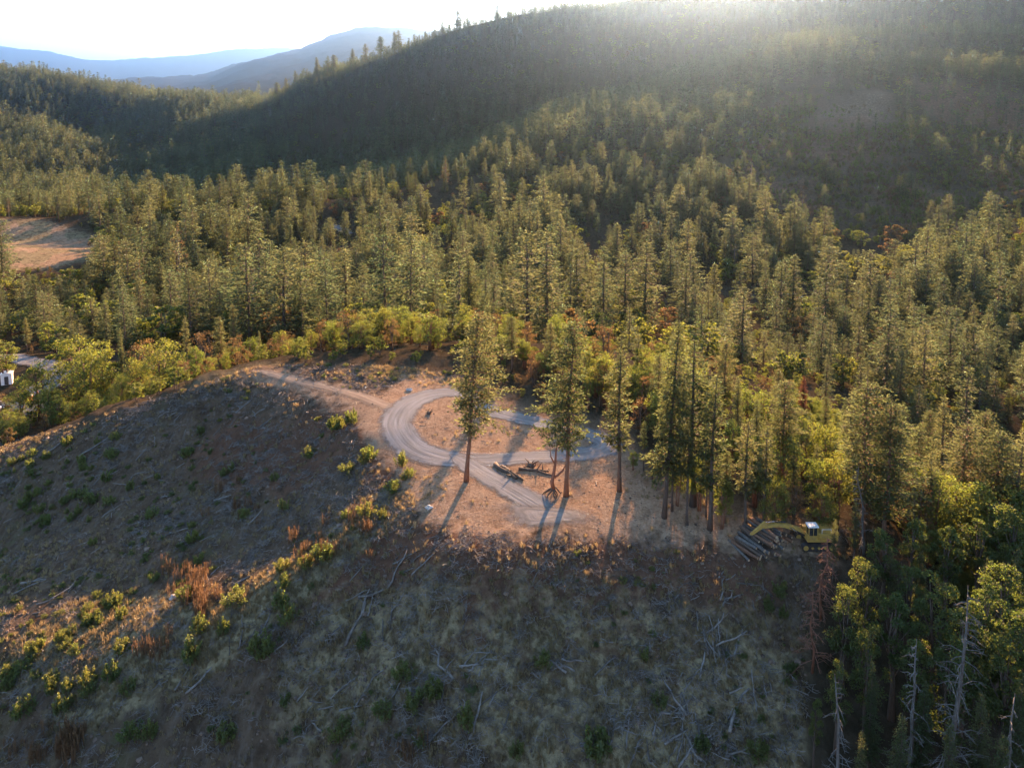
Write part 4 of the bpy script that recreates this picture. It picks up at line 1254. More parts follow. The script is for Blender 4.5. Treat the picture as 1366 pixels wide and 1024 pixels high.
def place_shrub(px, py, h, zone, look):
    """px, py: where its foot is seen; h: height in metres"""
    b = hit(px, py)
    if b is None: return
    v = random.randrange(5); s = h/SHR_H[v]
    root = empty('leafy_shrub', (b[0], b[1], b[2]-.08), random.uniform(0, 6.28))
    wd = random.uniform(.72, 1.0)
    root.scale = (s*wd, s*wd, s)
    obj('stems', SHR[v][0], root); obj('leaves', SHR[v][1], root)
    root['category'] = 'shrub'
    SHRUBS.append(dict(o=root, px=px, py=py, zone=zone, look=look, h=h))


LIT = [(31, 955, 2.4), (80, 950, 2.2), (90, 945, 1.8), (68, 925, 1.9), (117, 915, 2.4), (120, 925, 1.6), (148, 905, 2.0), (172, 925, 1.9), (161, 870, 1.7), (100, 872, 1.3), (10, 918, 1.5), (46, 905, 1.2), (70, 910, 1.5), (90, 922, 1.8),
       (160, 825, 1.5), (133, 832, 1.2), (256, 882, 3.0), (266, 845, 2.4), (298, 846, 2.2), (313, 806, 2.3), (248, 800, 2.0), (385, 830, 2.5), (374, 812, 2.4), (378, 783, 1.8), (376, 760, 1.7), (408, 757, 1.7), (432, 745, 2.2), (437, 742, 1.6),
       (462, 630, 1.7), (493, 612, 2.2), (486, 618, 1.8), (535, 622, 2.4), (524, 656, 1.9), (547, 636, 1.5), (462, 690, 1.3), (490, 688, 2.0), (379, 680, 1.9), (412, 610, 1.9), (446, 572, 2.2), (468, 565, 2.4), (456, 570, 2.0), (472, 556, 1.6), (366, 640, 1.2), (268, 578, 1.6), (154, 586, 1.5), (130, 592, 1.3), (205, 775, 1.4), (510, 690, 1.3), (540, 640, 1.2)]
for (a, b, h) in LIT: place_shrub(a, b, h, 'spur' if b > 700 else ('saddle' if a > 340 else 'crest'), 'sun tipped')
DARK = [(348, 872, 2.6), (200, 985, 2.3), (176, 985, 2.0), (485, 865, 1.9), (540, 905, 2.0), (552, 945, 2.4), (576, 930, 2.2), (622, 972, 2.8), (792, 1006, 2.6), (456, 985, 2.2), (512, 955, 1.8), (725, 890, 1.9), (880, 945, 1.9), (1010, 1012, 2.0), (860, 880, 1.6), (1040, 795, 2.0), (1025, 815, 1.9), (1045, 825, 1.6), (380, 940, 1.5), (560, 995, 1.6), (690, 1010, 1.7), (935, 1000, 1.7), (300, 985, 1.7)]
for (a, b, h) in DARK: place_shrub(a, b, h, 'front', 'dark')
g5 = np.random.default_rng(55)
for i in range(78):    # dark low shrubs over the shaded left bowl
    t = g5.random()
    if i < 26:          # a line of them in the gully
        px = 5+t*150; py = 905-t*105+g5.normal(0, 7)
    elif i < 60:
        px = g5.uniform(0, 150); py = g5.uniform(612, 720)+px*-.15
    else:
        px = g5.uniform(60, 330); py = g5.uniform(590, 760)
    place_shrub(px, py, g5.uniform(.9, 1.9), 'bowl', 'dark')

# dry grass tufts ---------------------------------------------------
def tuft(seed, n=16, h=.6, w=.07, spread_=.25):
    g = np.random.default_rng(seed)
    V, Q = [], []
    for i in range(n):
        a = g.uniform(0, 6.28); rr = spread_*math.sqrt(g.random()); b = np.array([rr*math.cos(a), rr*math.sin(a), -.03])
        t = b+np.array([g.normal(0, .22)*h, g.normal(0, .22)*h, h*g.uniform(.6, 1.15)])
        s = np.array([math.cos(a+1.5), math.sin(a+1.5), 0])*w*.5
        k = len(V); m = .55*t+.45*b
        V += [b-s, b+s, m+s*.8, t, m-s*.8]; Q.append((k, k+1, k+2, k+3, k+4))
    return mesh_from('grass_tuft', V, Q, MAT['straw'])


TUFTS = [tuft(800+i, 18, [.45, .55, .38, .62][i], .06) for i in range(4)]


def cover_at(x, y, ch):
    th = np.arctan2(x, y); r = np.hypot(x, y)
    i = np.clip(np.searchsorted(TH, th), 0, NT-1); j = np.clip(np.round((np.log(r)-LR[0])/.0105).astype(int), 0, NR-1)
    return cover[i, j, ch]


roads_w = [(p[0], p[1]) for p in loopP[::3]]+[(loopP[0][0], loopP[0][1])]
br_w = [hit(*p)[:2] for p in [(612, 612), (645, 630), (680, 650), (712, 670), (740, 690)]]
pad_w = [hit(*p)[:2] for p in [(665, 689), (768, 690)]]


def cleared_pts(n, y0=44, y1=140, x0=-105, x1=52):
    x = rng.uniform(x0, x1, n); y = rng.uniform(y0, y1, n)
    z = ground(x, y); px, py, d = project(x, y, z)
    ok = in_poly(px, py, CLEARED) & (px > -40) & (py < 1060)
    ok &= (seg_dist(x, y, roads_w) > 3.2) & (seg_dist(x, y, br_w) > 2.3) & (seg_dist(x, y, pad_w) > 2.6)
    return x[ok], y[ok]


x, y = cleared_pts(150000)
G_ = cover_at(x, y, 1); B_ = cover_at(x, y, 0)
pt = fbm(x, y, 3.2, 3, 33)
pr = np.clip(G_*1.1+pt*.7*G_, 0, 1) + .16*(pt > -.1)*(B_ < .3)
ok = rng.random(len(x)) < pr*.60*np.where(B_ > .45, .3, 1)
x, y = x[ok], y[ok]; n = len(x); s = rng.uniform(.55, 1.25, n)
instancer('dry_grass', TUFTS, x, y, ground(x, y)-.04, rng.uniform(0, 6.28, n), np.stack([s, s, s*rng.uniform(.6, 1.2, n)], -1), rng.integers(0, 4, n), tilt=rng.normal(0, .15, (n, 2)), label='dry straw grass tufts over the cleared hill', cat='grass')
print('grass', n)
# tall rusty weeds
WEED = []
for i in range(3):
    g = np.random.default_rng(820+i); acc = Acc(); V, Q = [], []
    for k_ in range(14):
        a = g.uniform(0, 6.28); rr = .5*math.sqrt(g.random()); b = np.array([rr*math.cos(a), rr*math.sin(a), 0]); t = b+np.array([g.normal(0, .12), g.normal(0, .12), g.uniform(.9, 1.7)])
        s_ = np.array([math.cos(a), math.sin(a), 0])*.035; q = len(V)
        V += [b-s_, b+s_, t+s_*.8, t-s_*.8]; Q.append((q, q+1, q+2, q+3))
        for w_ in range(3):
            f = g.uniform(.5, .95); c0 = b+(t-b)*f; c1 = c0+np.array([g.normal(0, .14), g.normal(0, .14), .2]); q = len(V)
            V += [c0-s_*.6, c0+s_*.6, c1+s_*.5, c1-s_*.5]; Q.append((q, q+1, q+2, q+3))
    WEED.append(mesh_from('rusty_weed', V, Q, MAT['weed']))
wx, wy = [], []
for (cx, cy_, sx, sy, n_) in [(264, 800, 12, 14, 30), (255, 770, 24, 10, 16), (205, 870, 18, 14, 8), (92, 985, 14, 10, 14), (88, 1005, 8, 6, 8), (400, 735, 20, 16, 14), (480, 705, 16, 20, 12), (30, 1000, 14, 10, 8), (540, 1000, 16, 8, 6), (320, 690, 20, 15, 10)]:
    for _ in range(n_):
        b = hit(cx+rng.normal(0, sx), cy_+rng.normal(0, sy))
        if b is not None: wx.append(b[0]); wy.append(b[1])
x, y = np.array(wx), np.array(wy); n = len(x); s = rng.uniform(.7, 1.3, n)
instancer('weeds', WEED, x, y, ground(x, y)-.03, rng.uniform(0, 6.28, n), np.stack([s, s, s], -1), rng.integers(0, 3, n), label='tall rust coloured dead weed stems on the sunlit spur', cat='weeds')

# slash: bleached sticks and chunks strewn about -----------------------
def stick_mesh(seed, L=1., r=.03, k=5, bend=.08, stubs=0):
    g = np.random.default_rng(seed)
    n = 6
    t = np.linspace(-.5, .5, n)
    P = np.column_stack([t*L, np.cumsum(g.normal(0, bend, n))*L*.5, np.cumsum(g.normal(0, bend*.4, n))*L*.4])
    P -= P.mean(0)
    acc = Acc(); acc.add(*tube(P, r*np.linspace(1.15, .6, n), k))
    for s_ in range(stubs):
        i = int(g.integers(1, n-1)); d = unit(np.array([g.normal(0, .6)+.5, g.normal(0, 1), abs(g.normal(0, .6))])); l2 = L*g.uniform(.08, .28)
        acc.add(*tube([P[i], P[i]+d*l2], [r*.5, r*.2], 4))
    return acc.mesh('stick', MAT['slash'], True)


STK = [stick_mesh(840+i, 1., [.022, .03, .04, .016, .05][i], 4, [.08, .12, .05, .16, .03][i], [1, 2, 0, 2, 0][i]) for i in range(5)]


def lay(x, y, az):
    """tilt that lays a long thing along direction az on the slope"""
    e = .6
    gx = (ground(x+e, y)-ground(x-e, y))/(2*e); gy = (ground(x, y+e)-ground(x, y-e))/(2*e)
    return -np.arctan(gx*np.cos(az)+gy*np.sin(az))


x, y = cleared_pts(64000)
B_ = cover_at(x, y, 0); pt = fbm(x, y, 6., 3, 35)
ok = rng.random(len(x)) < np.clip(.20+pt*.9, .02, 1)*np.where(B_ > .4, .6, 1)
B2 = B_[ok]; x, y = x[ok], y[ok]; n = len(x)
az = rng.normal(R(35), .65, n)+np.where(rng.random(n) < .25, rng.uniform(0, 3.1, n), 0)
s = np.exp(rng.normal(-.5, .5, n)).clip(.25, 1.9)*np.where(B2 > .4, .55, 1)
instancer('debris', STK, x, y, ground(x, y)+.03, az, np.stack([s, s*rng.uniform(.8, 1.5, n), s], -1), rng.integers(0, 5, n), tilt=np.stack([np.zeros(n), lay(x, y, az)], -1), label='bleached sticks and wood chips strewn over the cleared slopes', cat='debris')
print('sticks', n)
# tangles of dead brush
TANG = []
for i in range(4):
    g = np.random.default_rng(880+i); acc = Acc()
    for q in range(16):
        a = g.uniform(0, 6.28); c0 = np.array([g.normal(0, .35), g.normal(0, .35), g.uniform(.02, .12)]); d = np.array([math.cos(a), math.sin(a), g.normal(.12, .25)])*g.uniform(.3, .9)
        acc.add(*tube([c0-d*.5, c0+g.normal(0, .05, 3), c0+d*.5], [.014, .018, .008], 3))
    TANG.append(acc.mesh('tangle', MAT['slash']))
x, y = cleared_pts(30000); ok = (rng.random(len(x)) < np.clip(.22+fbm(x, y, 8., 3, 47)*1.1, .02, .9)) & (cover_at(x, y, 0) < .5); x, y = x[ok], y[ok]; n = len(x)
s = rng.uniform(.6, 1.6, n)
instancer('debris', TANG, x, y, ground(x, y), rng.uniform(0, 6.28, n), np.stack([s, s, s], -1), rng.integers(0, 4, n), label='tangles of dead twigs lying all over the cleared slopes', cat='debris')
# clods and stones
CLOD = []
for i in range(3):
    bm = bmesh.new(); bmesh.ops.create_icosphere(bm, subdivisions=2, radius=.16)
    g = np.random.default_rng(860+i)
    for v in bm.verts: v.co = Vector((v.co.x*1.2, v.co.y, v.co.z*.7))*(1+.35*math.sin(v.co.x*31+i)*math.cos(v.co.y*27+2*i)+g.normal(0, .07))
    me = bpy.data.meshes.new('clod'); bm.to_mesh(me); bm.free(); me.materials.append(None); CLOD.append(me)
MAT['clod'] = plain_mat('soil_clods', C(.065, .045, .033), C(.24, .17, .12), 1.2, .95, 0, (1, 1, 1), .5, .5)
for me in CLOD: me.materials[0] = MAT['clod']
x, y = cleared_pts(60000); ok = rng.random(len(x)) < np.clip(.35+fbm(x, y, 5, 3, 36), .03, 1)*np.where(cover_at(x, y, 0) > .4, .35, 1); x, y = x[ok], y[ok]; n = len(x)
s = np.exp(rng.normal(-.6, .45, n)).clip(.25, 2.2)*np.where(cover_at(x, y, 0) > .4, .6, 1)
instancer('rubble', CLOD, x, y, ground(x, y)+.02, rng.uniform(0, 6.28, n), np.stack([s, s, s], -1), rng.integers(0, 3, n), label='loose soil clods and small stones on the cleared hill', cat='rubble')
# mown weeds and low green plants close to the ground
x, y = cleared_pts(9000); ok = (rng.random(len(x)) < np.clip(.30+fbm(x, y, 12, 3, 39)*1.1, .0, 1)) & (cover_at(x, y, 0) < .4); x, y = x[ok], y[ok]; n = len(x)
s = rng.uniform(.12, .42, n)
instancer('ground_cover', [l for (_, l) in SHR], x, y, ground(x, y)-.05, rng.uniform(0, 6.28, n), np.stack([s*1.3, s*1.3, s*.9], -1), rng.integers(0, 5, n), label='small green weeds sprouting over the cleared slopes', cat='ground cover')

# separate logs and poles one could pick up ------------------------------
LOGS = []
def log_obj(name, px, py, L, r, az, lift=0., mat='slash', seed=0, bend=.05, stubs=2):
    b = hit(px, py)
    if b is None: return None
    me = stick_mesh(seed, L, r, 7, bend, stubs); me.name = name
    me.materials[0] = MAT[mat]
    o = obj(name, me, None, (b[0], b[1], b[2]+r*.6+lift))
    o.rotation_euler = (0, float(lay(np.array(b[0]), np.array(b[1]), az)), az)
    return o


g6 = np.random.default_rng(66)
LOGSPOT = [  # centre px, py, spread, count, zone
    (505, 815, 45, 26, 14, 'near the bare red bank'), (545, 760, 40, 18, 6, 'just below the clearing edge'), (620, 882, 45, 7, 9, 'below the reddish bank'), (740, 885, 35, 6, 6, 'below the reddish bank'),
    (950, 870, 28, 45, 16, 'under the log pile'), (905, 960, 40, 35, 24, 'at the foot of the slope'), (960, 1000, 45, 18, 12, 'at the foot of the slope'), (830, 985, 35, 25, 7, 'at the foot of the slope'), (350, 850, 40, 22, 12, 'beside the sunlit spur'), (270, 905, 60, 20, 9, 'beside the sunlit spur'), (220, 600, 60, 30, 12, 'in the shaded bowl'), (330, 560, 40, 15, 6, 'in the shaded bowl'),
    (130, 660, 80, 40, 10, 'in the shaded bowl'), (300, 690, 80, 30, 10, 'in the shaded bowl'), (450, 930, 80, 40, 12, 'at the foot of the slope'), (640, 960, 60, 30, 6, 'at the foot of the slope'), (1000, 920, 40, 40, 9, 'under the log pile'), (975, 800, 40, 25, 7, 'under the log pile'), (70, 770, 50, 25, 6, 'in the shaded bowl')]
k_ = 0
for (cx, cy_, sx, sy, n_, zn) in LOGSPOT:
    for _ in range(n_):
        L = float(np.exp(g6.normal(.75, .42))); L = min(max(L, .9), 5.5)
        az = float(g6.normal(R(40), .5)) if g6.random() < .6 else float(g6.uniform(0, 3.14))
        px, py = cx+g6.normal(0, sx*.6), cy_+g6.normal(0, sy*.6)
        if not in_poly(np.array([px]), np.array([py]), CLEARED)[0] or py > 1040: continue
        o = log_obj('fallen_branch', px, py, L, float(g6.uniform(.05, .10))*(.6+.2*L), az, float(g6.uniform(0, .12)), 'slash', 900+k_, float(g6.uniform(.02, .14)), int(g6.integers(0, 4)))
        k_ += 1
        if o: LOGS.append(dict(o=o, px=px, py=py, L=L, zone=zn))


# ------------------------------------------------------------------ machines and made things
def paint(name, c, rough=.45, dirt=.35, metal=0.):
    M = NT_(name)
    tc = M.n('ShaderNodeTexCoord')
    nz = M.noise(2.2, 6, tc.outputs['Object'], .65); n2 = M.noise(14, 4, tc.outputs['Object'], .6)
    col = M.mix(M.ramp(nz, .45, .75, 0, dirt), c, C(.20, .135, .085))
    col = M.mix(M.ramp(n2, .62, .72, 0, dirt), col, C(.10, .07, .05))
    p = M.n('ShaderNodeBsdfPrincipled'); M.put(p.inputs['Base Color'], col); p.inputs['Metallic'].default_value = metal
    M.put(p.inputs['Roughness'], M.ramp(nz, .3, .7, rough-.1, min(1, rough+.25)))
    M.l(p.outputs[0], M.out.inputs[0])
    return M.m


MAT['yellow'] = paint('worn_yellow_paint', C(.52, .33, .07), .6, .65)
MAT['dark_steel'] = paint('dark_track_steel', C(.055, .052, .05), .6, .5, .4)
MAT['white'] = paint('white_paint', C(.78, .78, .76), .4, .15)
MAT['red'] = paint('red_paint', C(.45, .035, .03), .4, .2)
MAT['chrome'] = paint('ram_steel', C(.62, .62, .62), .25, .1, .9)
MAT['rubber'] = paint('black_rubber', C(.03, .03, .03), .8, .4)
G_ = NT_('dark_glass')
p_ = G_.n('ShaderNodeBsdfPrincipled'); p_.inputs['Base Color'].default_value = C(.05, .06, .065); p_.inputs['Roughness'].default_value = .06; p_.inputs['Alpha'].default_value = .55
G_.l(p_.outputs[0], G_.out.inputs[0]); MAT['glass'] = G_.m


def prism(pts, y0, y1, bev=.03):
    """outline in the x-z plane given real width along y"""
    bm = bmesh.new()
    a = [bm.verts.new((p[0], y0, p[1])) for p in pts]; b = [bm.verts.new((p[0], y1, p[1])) for p in pts]
    n = len(pts)
    bm.faces.new(a); bm.faces.new(list(reversed(b)))
    for i in range(n): bm.faces.new((a[i], b[i], b[(i+1) % n], a[(i+1) % n]))
    bmesh.ops.recalc_face_normals(bm, faces=bm.faces)
    if bev: bmesh.ops.bevel(bm, geom=list(bm.edges), offset=bev, segments=2, affect='EDGES', clamp_overlap=True)
    return bm


def box(x0, x1, y0, y1, z0, z1, bev=.03): return prism([(x0, z0), (x1, z0), (x1, z1), (x0, z1)], y0, y1, bev)


def join(bms):
    out = bmesh.new()
    for b in bms:
        me = bpy.data.meshes.new('tmp'); b.to_mesh(me); b.free(); out.from_mesh(me); bpy.data.meshes.remove(me)
    return out


def rod(p, q, r, k=10):
    V, Q = tube([p, q], [r, r], k)
    bm = bmesh.new(); vs = [bm.verts.new(v) for v in V]
    for f in Q: bm.faces.new([vs[i] for i in f])
    return bm


def part(name, bm, mat, parent):
    bmesh.ops.recalc_face_normals(bm, faces=bm.faces)
    me = bpy.data.meshes.new(name); bm.to_mesh(me); bm.free(); me.materials.append(MAT[mat])
    return obj(name, me, parent)


def excavator(px, py, heading):
    b = hit(px, py)
    r = empty('excavator', (b[0], b[1], b[2]+.02), heading); r.scale = (.93, .93, .93)
    tag(r, 'weathered yellow excavator with glass cab reaching its boom over the log pile', 'excavator')
    for s in (-1, 1):
        pts = []
        for a in np.linspace(90, 270, 9): pts.append((-1.55+.42*math.cos(R(a)), .42+.42*math.sin(R(a))))
        for a in np.linspace(-90, 90, 9): pts.append((1.55+.42*math.cos(R(a)), .42+.42*math.sin(R(a))))
        y0 = s*1.12
        belt = prism(pts, y0-.27, y0+.27, .02)
        gro = []
        for x in np.arange(-1.5, 1.51, .2):
            gro.append(box(x-.03, x+.03, y0-.28, y0+.28, .83, .90, 0)); gro.append(box(x-.03, x+.03, y0-.28, y0+.28, -.04, .02, 0))
        t = part('track', join([belt]+gro), 'dark_steel', r)
        for x, rr in [(-1.55, .30), (1.55, .30), (-.75, .16), (0, .16), (.75, .16)]: part('wheel', rod((x, y0-.31, .42), (x, y0+.31, .42), rr, 14), 'yellow', t)
    part('undercarriage', join([box(-1., 1., -.86, .86, .35, .72), rod((0, 0, .6), (0, 0, 1.08), .55, 20)]), 'dark_steel', r)
    part('body', join([box(-1.75, 1.35, -1.25, 1.25, 1.05, 1.42, .04), box(-1.75, .05, -1.22, 1.22, 1.42, 2.05, .08), box(.10, 1.25, -1.22, -.45, 1.42, 1.95, .06)]), 'yellow', r)
    part('counterweight', prism([(-2.35, 1.12), (-1.76, 1.08), (-1.76, 2.02), (-2.15, 2.02), (-2.4, 1.8)], -1.25, 1.25, .09), 'yellow', r)
    part('engine_hood', join([box(-1.65, -.35, -.95, .95, 2.05, 2.28, .07), box(-1.5, -.5, -.7, .2, 2.28, 2.34, .02)]), 'yellow', r)
    part('exhaust_pipe', join([rod((-.75, -.6, 2.28), (-.75, -.6, 2.85), .06), rod((-.75, -.6, 2.85), (-.68, -.6, 2.95), .06)]), 'dark_steel', r)
    cab = part('cab', join([box(.12, 1.30, .34, 1.24, 1.42, 1.86, .04), box(.10, .20, .34, .44, 1.86, 2.92, .02), box(.10, .20, 1.14, 1.24, 1.86, 2.92, .02), box(1.14, 1.24, .34, .44, 1.86, 2.90, .02), box(1.14, 1.24, 1.14, 1.24, 1.86, 2.90, .02), box(.62, .70, 1.16, 1.235, 1.86, 2.90, .01)]), 'yellow', r)
    part('roof', prism([(.02, 2.90), (1.30, 2.88), (1.34, 2.98), (1.2, 3.06), (.06, 3.06)], .28, 1.30, .03), 'white', cab)
    part('window', box(1.17, 1.19, .45, 1.13, 1.88, 2.88, 0), 'glass', cab)
    part('window', box(.14, .16, .45, 1.13, 1.88, 2.88, 0), 'glass', cab)
    part('window', box(.21, .61, 1.18, 1.20, 1.88, 2.88, 0), 'glass', cab)
    part('window', box(.71, 1.13, 1.18, 1.20, 1.88, 2.88, 0), 'glass', cab)
    part('seat', join([box(.35, .85, .55, 1.0, 1.87, 2.1, .05), box(.32, .46, .55, 1.0, 2.1, 2.65, .05)]), 'rubber', cab)
    part('boom', prism([(.95, 1.28), (1.25, 1.22), (2.3, 1.80), (3.8, 2.28), (4.6, 2.34), (6.1, 2.16), (6.3, 2.28), (6.18, 2.46), (4.6, 2.76), (3.6, 2.70), (2.0, 2.22), (.95, 1.62)], -.24, .24, .04), 'yellow', r)
    part('arm', prism([(5.75, 2.75), (6.05, 2.18), (6.35, 2.12), (7.75, 1.10), (7.92, 1.22), (6.5, 2.62), (6.1, 2.95)], -.17, .17, .03), 'yellow', r)
    for y in (-.32, .32):
        c = part('hydraulic_cylinder', rod((1.35, y, 1.35), (2.3, y, 1.85), .10), 'dark_steel', r)
        part('ram', rod((2.3, y, 1.85), (3.2, y, 2.38), .055), 'chrome', c)
    c = part('hydraulic_cylinder', rod((3.6, 0, 2.86), (4.9, 0, 2.94), .10), 'dark_steel', r)
    part('ram', rod((4.9, 0, 2.94), (6.0, 0, 2.86), .055), 'chrome', c)
    part('grapple', join([prism([(7.6, 1.3), (8.0, 1.3), (8.05, .9), (7.6, .9)], -.22, .22, .04), prism([(7.95, .95), (8.35, .75), (8.4, .35), (8.1, .12), (8.15, .4), (7.9, .7)], -.2, .2, .02), prism([(7.65, .95), (7.25, .75), (7.2, .35), (7.5, .12), (7.45, .4), (7.7, .7)], -.16, .16, .02)]), 'dark_steel', r)
    # blade, steps and rails
    part('step', join([box(.2, .9, 1.26, 1.46, .95, 1.0, .01), box(.2, .9, 1.30, 1.50, .62, .67, .01)]), 'dark_steel', r)
    part('handrail', join([rod((-1.5, 1.1, 2.05), (-1.5, 1.1, 2.6), .025), rod((-.4, 1.1, 2.05), (-.4, 1.1, 2.6), .025), rod((-1.5, 1.1, 2.6), (-.4, 1.1, 2.6), .025)]), 'white', r)
    return b


EXB = excavator(1086, 726, R(180))


def cut_log(name, L, r, seed, mats=('bark',)):
    g = np.random.default_rng(seed)
    k = 11; n = 6
    t = np.linspace(-.5, .5, n)*L
    P = np.column_stack([t, np.cumsum(g.normal(0, .012, n))*L*.4, np.cumsum(g.normal(0, .008, n))*L*.4])
    V, Q = tube(P, r*np.linspace(1.08, .9, n)*g.uniform(.95, 1.05, n), k)
    me = mesh_from(name, V, Q, [MAT[mats[0]], MAT['cutwood']], smooth=False)
    mi = [0]*len(Q); mi[-1] = 1; mi[-2] = 1
    me.polygons.foreach_set('material_index', mi)
    me.polygons.foreach_set('use_smooth', [len(q) == 4 for q in Q])
    return me


PILE = []
def log_pile():
    c = hit(1014, 722)
    ax = R(-58)                     # direction the logs point
    u = np.array([math.cos(ax), math.sin(ax)]); w = np.array([-u[1], u[0]])
    g = np.random.default_rng(77)
    rows = [(0, 15), (1, 13), (2, 10), (3, 6)]
    for (lv, n) in rows:
        for i in range(n):
            s = (i-(n-1)/2)*.42+g.normal(0, .05)-.25*lv*.3
            L = g.uniform(2.6, 4.3); r = g.uniform(.13, .22)
            o_ = g.normal(0, .35)
            x, y = c[0]+w[0]*s+u[0]*o_, c[1]+w[1]*s+u[1]*o_
            me = cut_log('cut_log', L, r, 1000+len(PILE), (['bark', 'bark_pine', 'bark', 'bark_pine', 'bark_grey'][int(g.integers(0, 5))],))
            o = obj('cut_log', me, None, (x, y, gz(x, y)+.18+lv*.33+g.normal(0, .03)))
            o.rotation_euler = (g.uniform(0, 6.28), g.normal(.02, .05), ax+g.normal(0, .10))
            o['group'] = 'cut logs heaped in the pile'; o['category'] = 'log'
            PILE.append((o, lv, i, n))


log_pile()

# two big curved logs and a root heap on the clearing
def big_log(px, py, L, r, az, label, bend, seed, mat='bark'):
    o = log_obj('fallen_log', px, py, L, r, az, .02, mat, seed, bend, 3)
    tag(o, label, 'log', 'big logs left lying in the clearing')


big_log(674, 630, 4.6, .27, R(-52), 'big curved log lying nearest the gravel road fork', .05, 3001)
big_log(683, 632, 4.4, .24, R(-50), 'big log lying second beside the curved log by the road fork', .04, 3002)
big_log(712, 628, 4.0, .20, R(-12), 'long dark log lying across in front of the root heap', .05, 3003, 'bark')
big_log(724, 631, 3.4, .16, R(-20), 'thin dark log pointing at the twisted stump', .08, 3004, 'bark')


def root_heap(px, py, label, size, seed):
    b = hit(px, py); g = np.random.default_rng(seed)
    acc = Acc()
    for i in range(16):
        a = g.uniform(0, 6.28); el = g.uniform(0.0, 1.1); L = size*g.uniform(.5, 1.2)
        d = np.array([math.cos(a)*math.cos(el), math.sin(a)*math.cos(el), math.sin(el)])
        m = d*L*.5+g.normal(0, .12, 3)*size
        acc.add(*tube([(0, 0, .1*size), m, d*L+g.normal(0, .1, 3)*size], [.13*size, .08*size, .02*size], 6))
    acc.add(*tube([(-.25*size, 0, .0), (.25*size, .1, .22*size)], [.32*size, .25*size], 9))
    root = obj('root_stump', acc.mesh('root_stump', MAT['bark'], True), None, (b[0], b[1], b[2]+.05))
    tag(root, label, 'stump')


root_heap(708, 622, 'uprooted brown stump with spreading roots beside the gravel loop', 1.1, 51)
root_heap(424, 495, 'low dark heap of roots on the far edge of the clearing', 1.3, 52)
root_heap(484, 505, 'dark root clump beside the dry grass behind the loop', 1.0, 53)
root_heap(572, 552, 'small forked stump inside the bend of the gravel loop', .8, 54)


def twisted_madrone():
    b = hit(738, 660); g = np.random.default_rng(31)
    r = empty('bare_tree', (b[0], b[1], b[2]-.05)); tag(r, 'twisted leafless tree with forked trunk and arching roots beside the tall full pine', 'dead tree')
    acc = Acc()
    acc.add(*tube([(0, 0, .9), (-.15, 0, 1.7), (.05, .1, 2.8), (.25, .1, 4.2), (.3, 0, 5.6), (.55, .1, 7.4)], [.27, .24, .20, .15, .11, .05], 8))
    acc.add(*tube([(.0, .05, 2.2), (.55, -.1, 2.7), (1.2, 0, 3.3), (1.7, .1, 4.3), (1.75, .1, 5.6)], [.17, .15, .12, .09, .04], 7))
    acc.add(*tube([(.2, .1, 4.), (-.3, .2, 4.9), (-.45, .1, 6.2)], [.10, .08, .03], 6))
    obj('trunk', acc.mesh('madrone_trunk', MAT['bark_red'], True), r)
    ro = Acc()
    for i in range(9):
        a = i*.7+g.normal(0, .3); L = g.uniform(.5, 1.5); hh = g.uniform(.35, .95)
        ro.add(*tube([(g.normal(0, .05), g.normal(0, .05), hh+.25), (math.cos(a)*L*.35, math.sin(a)*L*.35, hh), (math.cos(a)*L*.7+g.normal(0, .12), math.sin(a)*L*.7+g.normal(0, .12), hh*.45), (math.cos(a)*L+g.normal(0, .1), math.sin(a)*L+g.normal(0, .1), -.08)], [.13, .10, .075, .04], 6))
    obj('roots', ro.mesh('madrone_roots', MAT['bark'], True), r)


twisted_madrone()


def boulder(px, py, s, label, seed):
    b = hit(px, py); g = np.random.default_rng(seed)
    bm = bmesh.new(); bmesh.ops.create_icosphere(bm, subdivisions=3, radius=s)
    for v in bm.verts:
        c = v.co; k = 1+.16*math.sin(c.x*5/s+seed)+.12*math.cos(c.y*6/s)+.1*math.sin(c.z*7/s)+g.normal(0, .02)
        v.co = Vector((c.x*1.2*k, c.y*k, c.z*.7*k))
    me = bpy.data.meshes.new('boulder'); bm.to_mesh(me); bm.free(); me.materials.append(MAT['rock'])
    o = obj('boulder', me, None, (b[0], b[1], b[2]+s*.3)); tag(o, label, 'rock')


boulder(572, 678, .38, 'pale boulder on the shoulder of the clearing left of the leaning pine', 2)
boulder(546, 521, .45, 'pale flat boulder beside the dry grass at the top of the gravel loop', 5)
boulder(230, 798, .42, 'pale stone lying beside rusty weeds on the shaded slope', 8)

# valley corner ---------------------------------------------------------
def van(px, py, heading):
    b = hit(px, py); r = empty('van', (b[0], b[1], b[2]+.30), heading); tag(r, 'white van parked on the gravel yard in the valley', 'van')
    body = part('body', prism([(-2.5, .35), (2.4, .35), (2.5, .95), (1.9, 1.15), (1.35, 1.95), (-2.45, 2.0)], -.95, .95, .08), 'white', r)
    part('windshield', prism([(1.88, 1.20), (1.40, 1.90), (1.43, 1.92), (1.92, 1.21)], -.8, .8, 0), 'glass', r)
    for s in (-1, 1):
        part('window', prism([(.5, 1.25), (1.6, 1.25), (1.25, 1.82), (.5, 1.82)], s*.955-.01, s*.955+.01, 0), 'glass', r)
        for x in (-1.6, 1.6): part('wheel', rod((x, s*.72, .36), (x, s*.98, .36), .36, 16), 'rubber', r)
    part('bumper', box(2.46, 2.58, -.85, .85, .38, .6, .02), 'dark_steel', r)


van(-9, 549, R(-8))


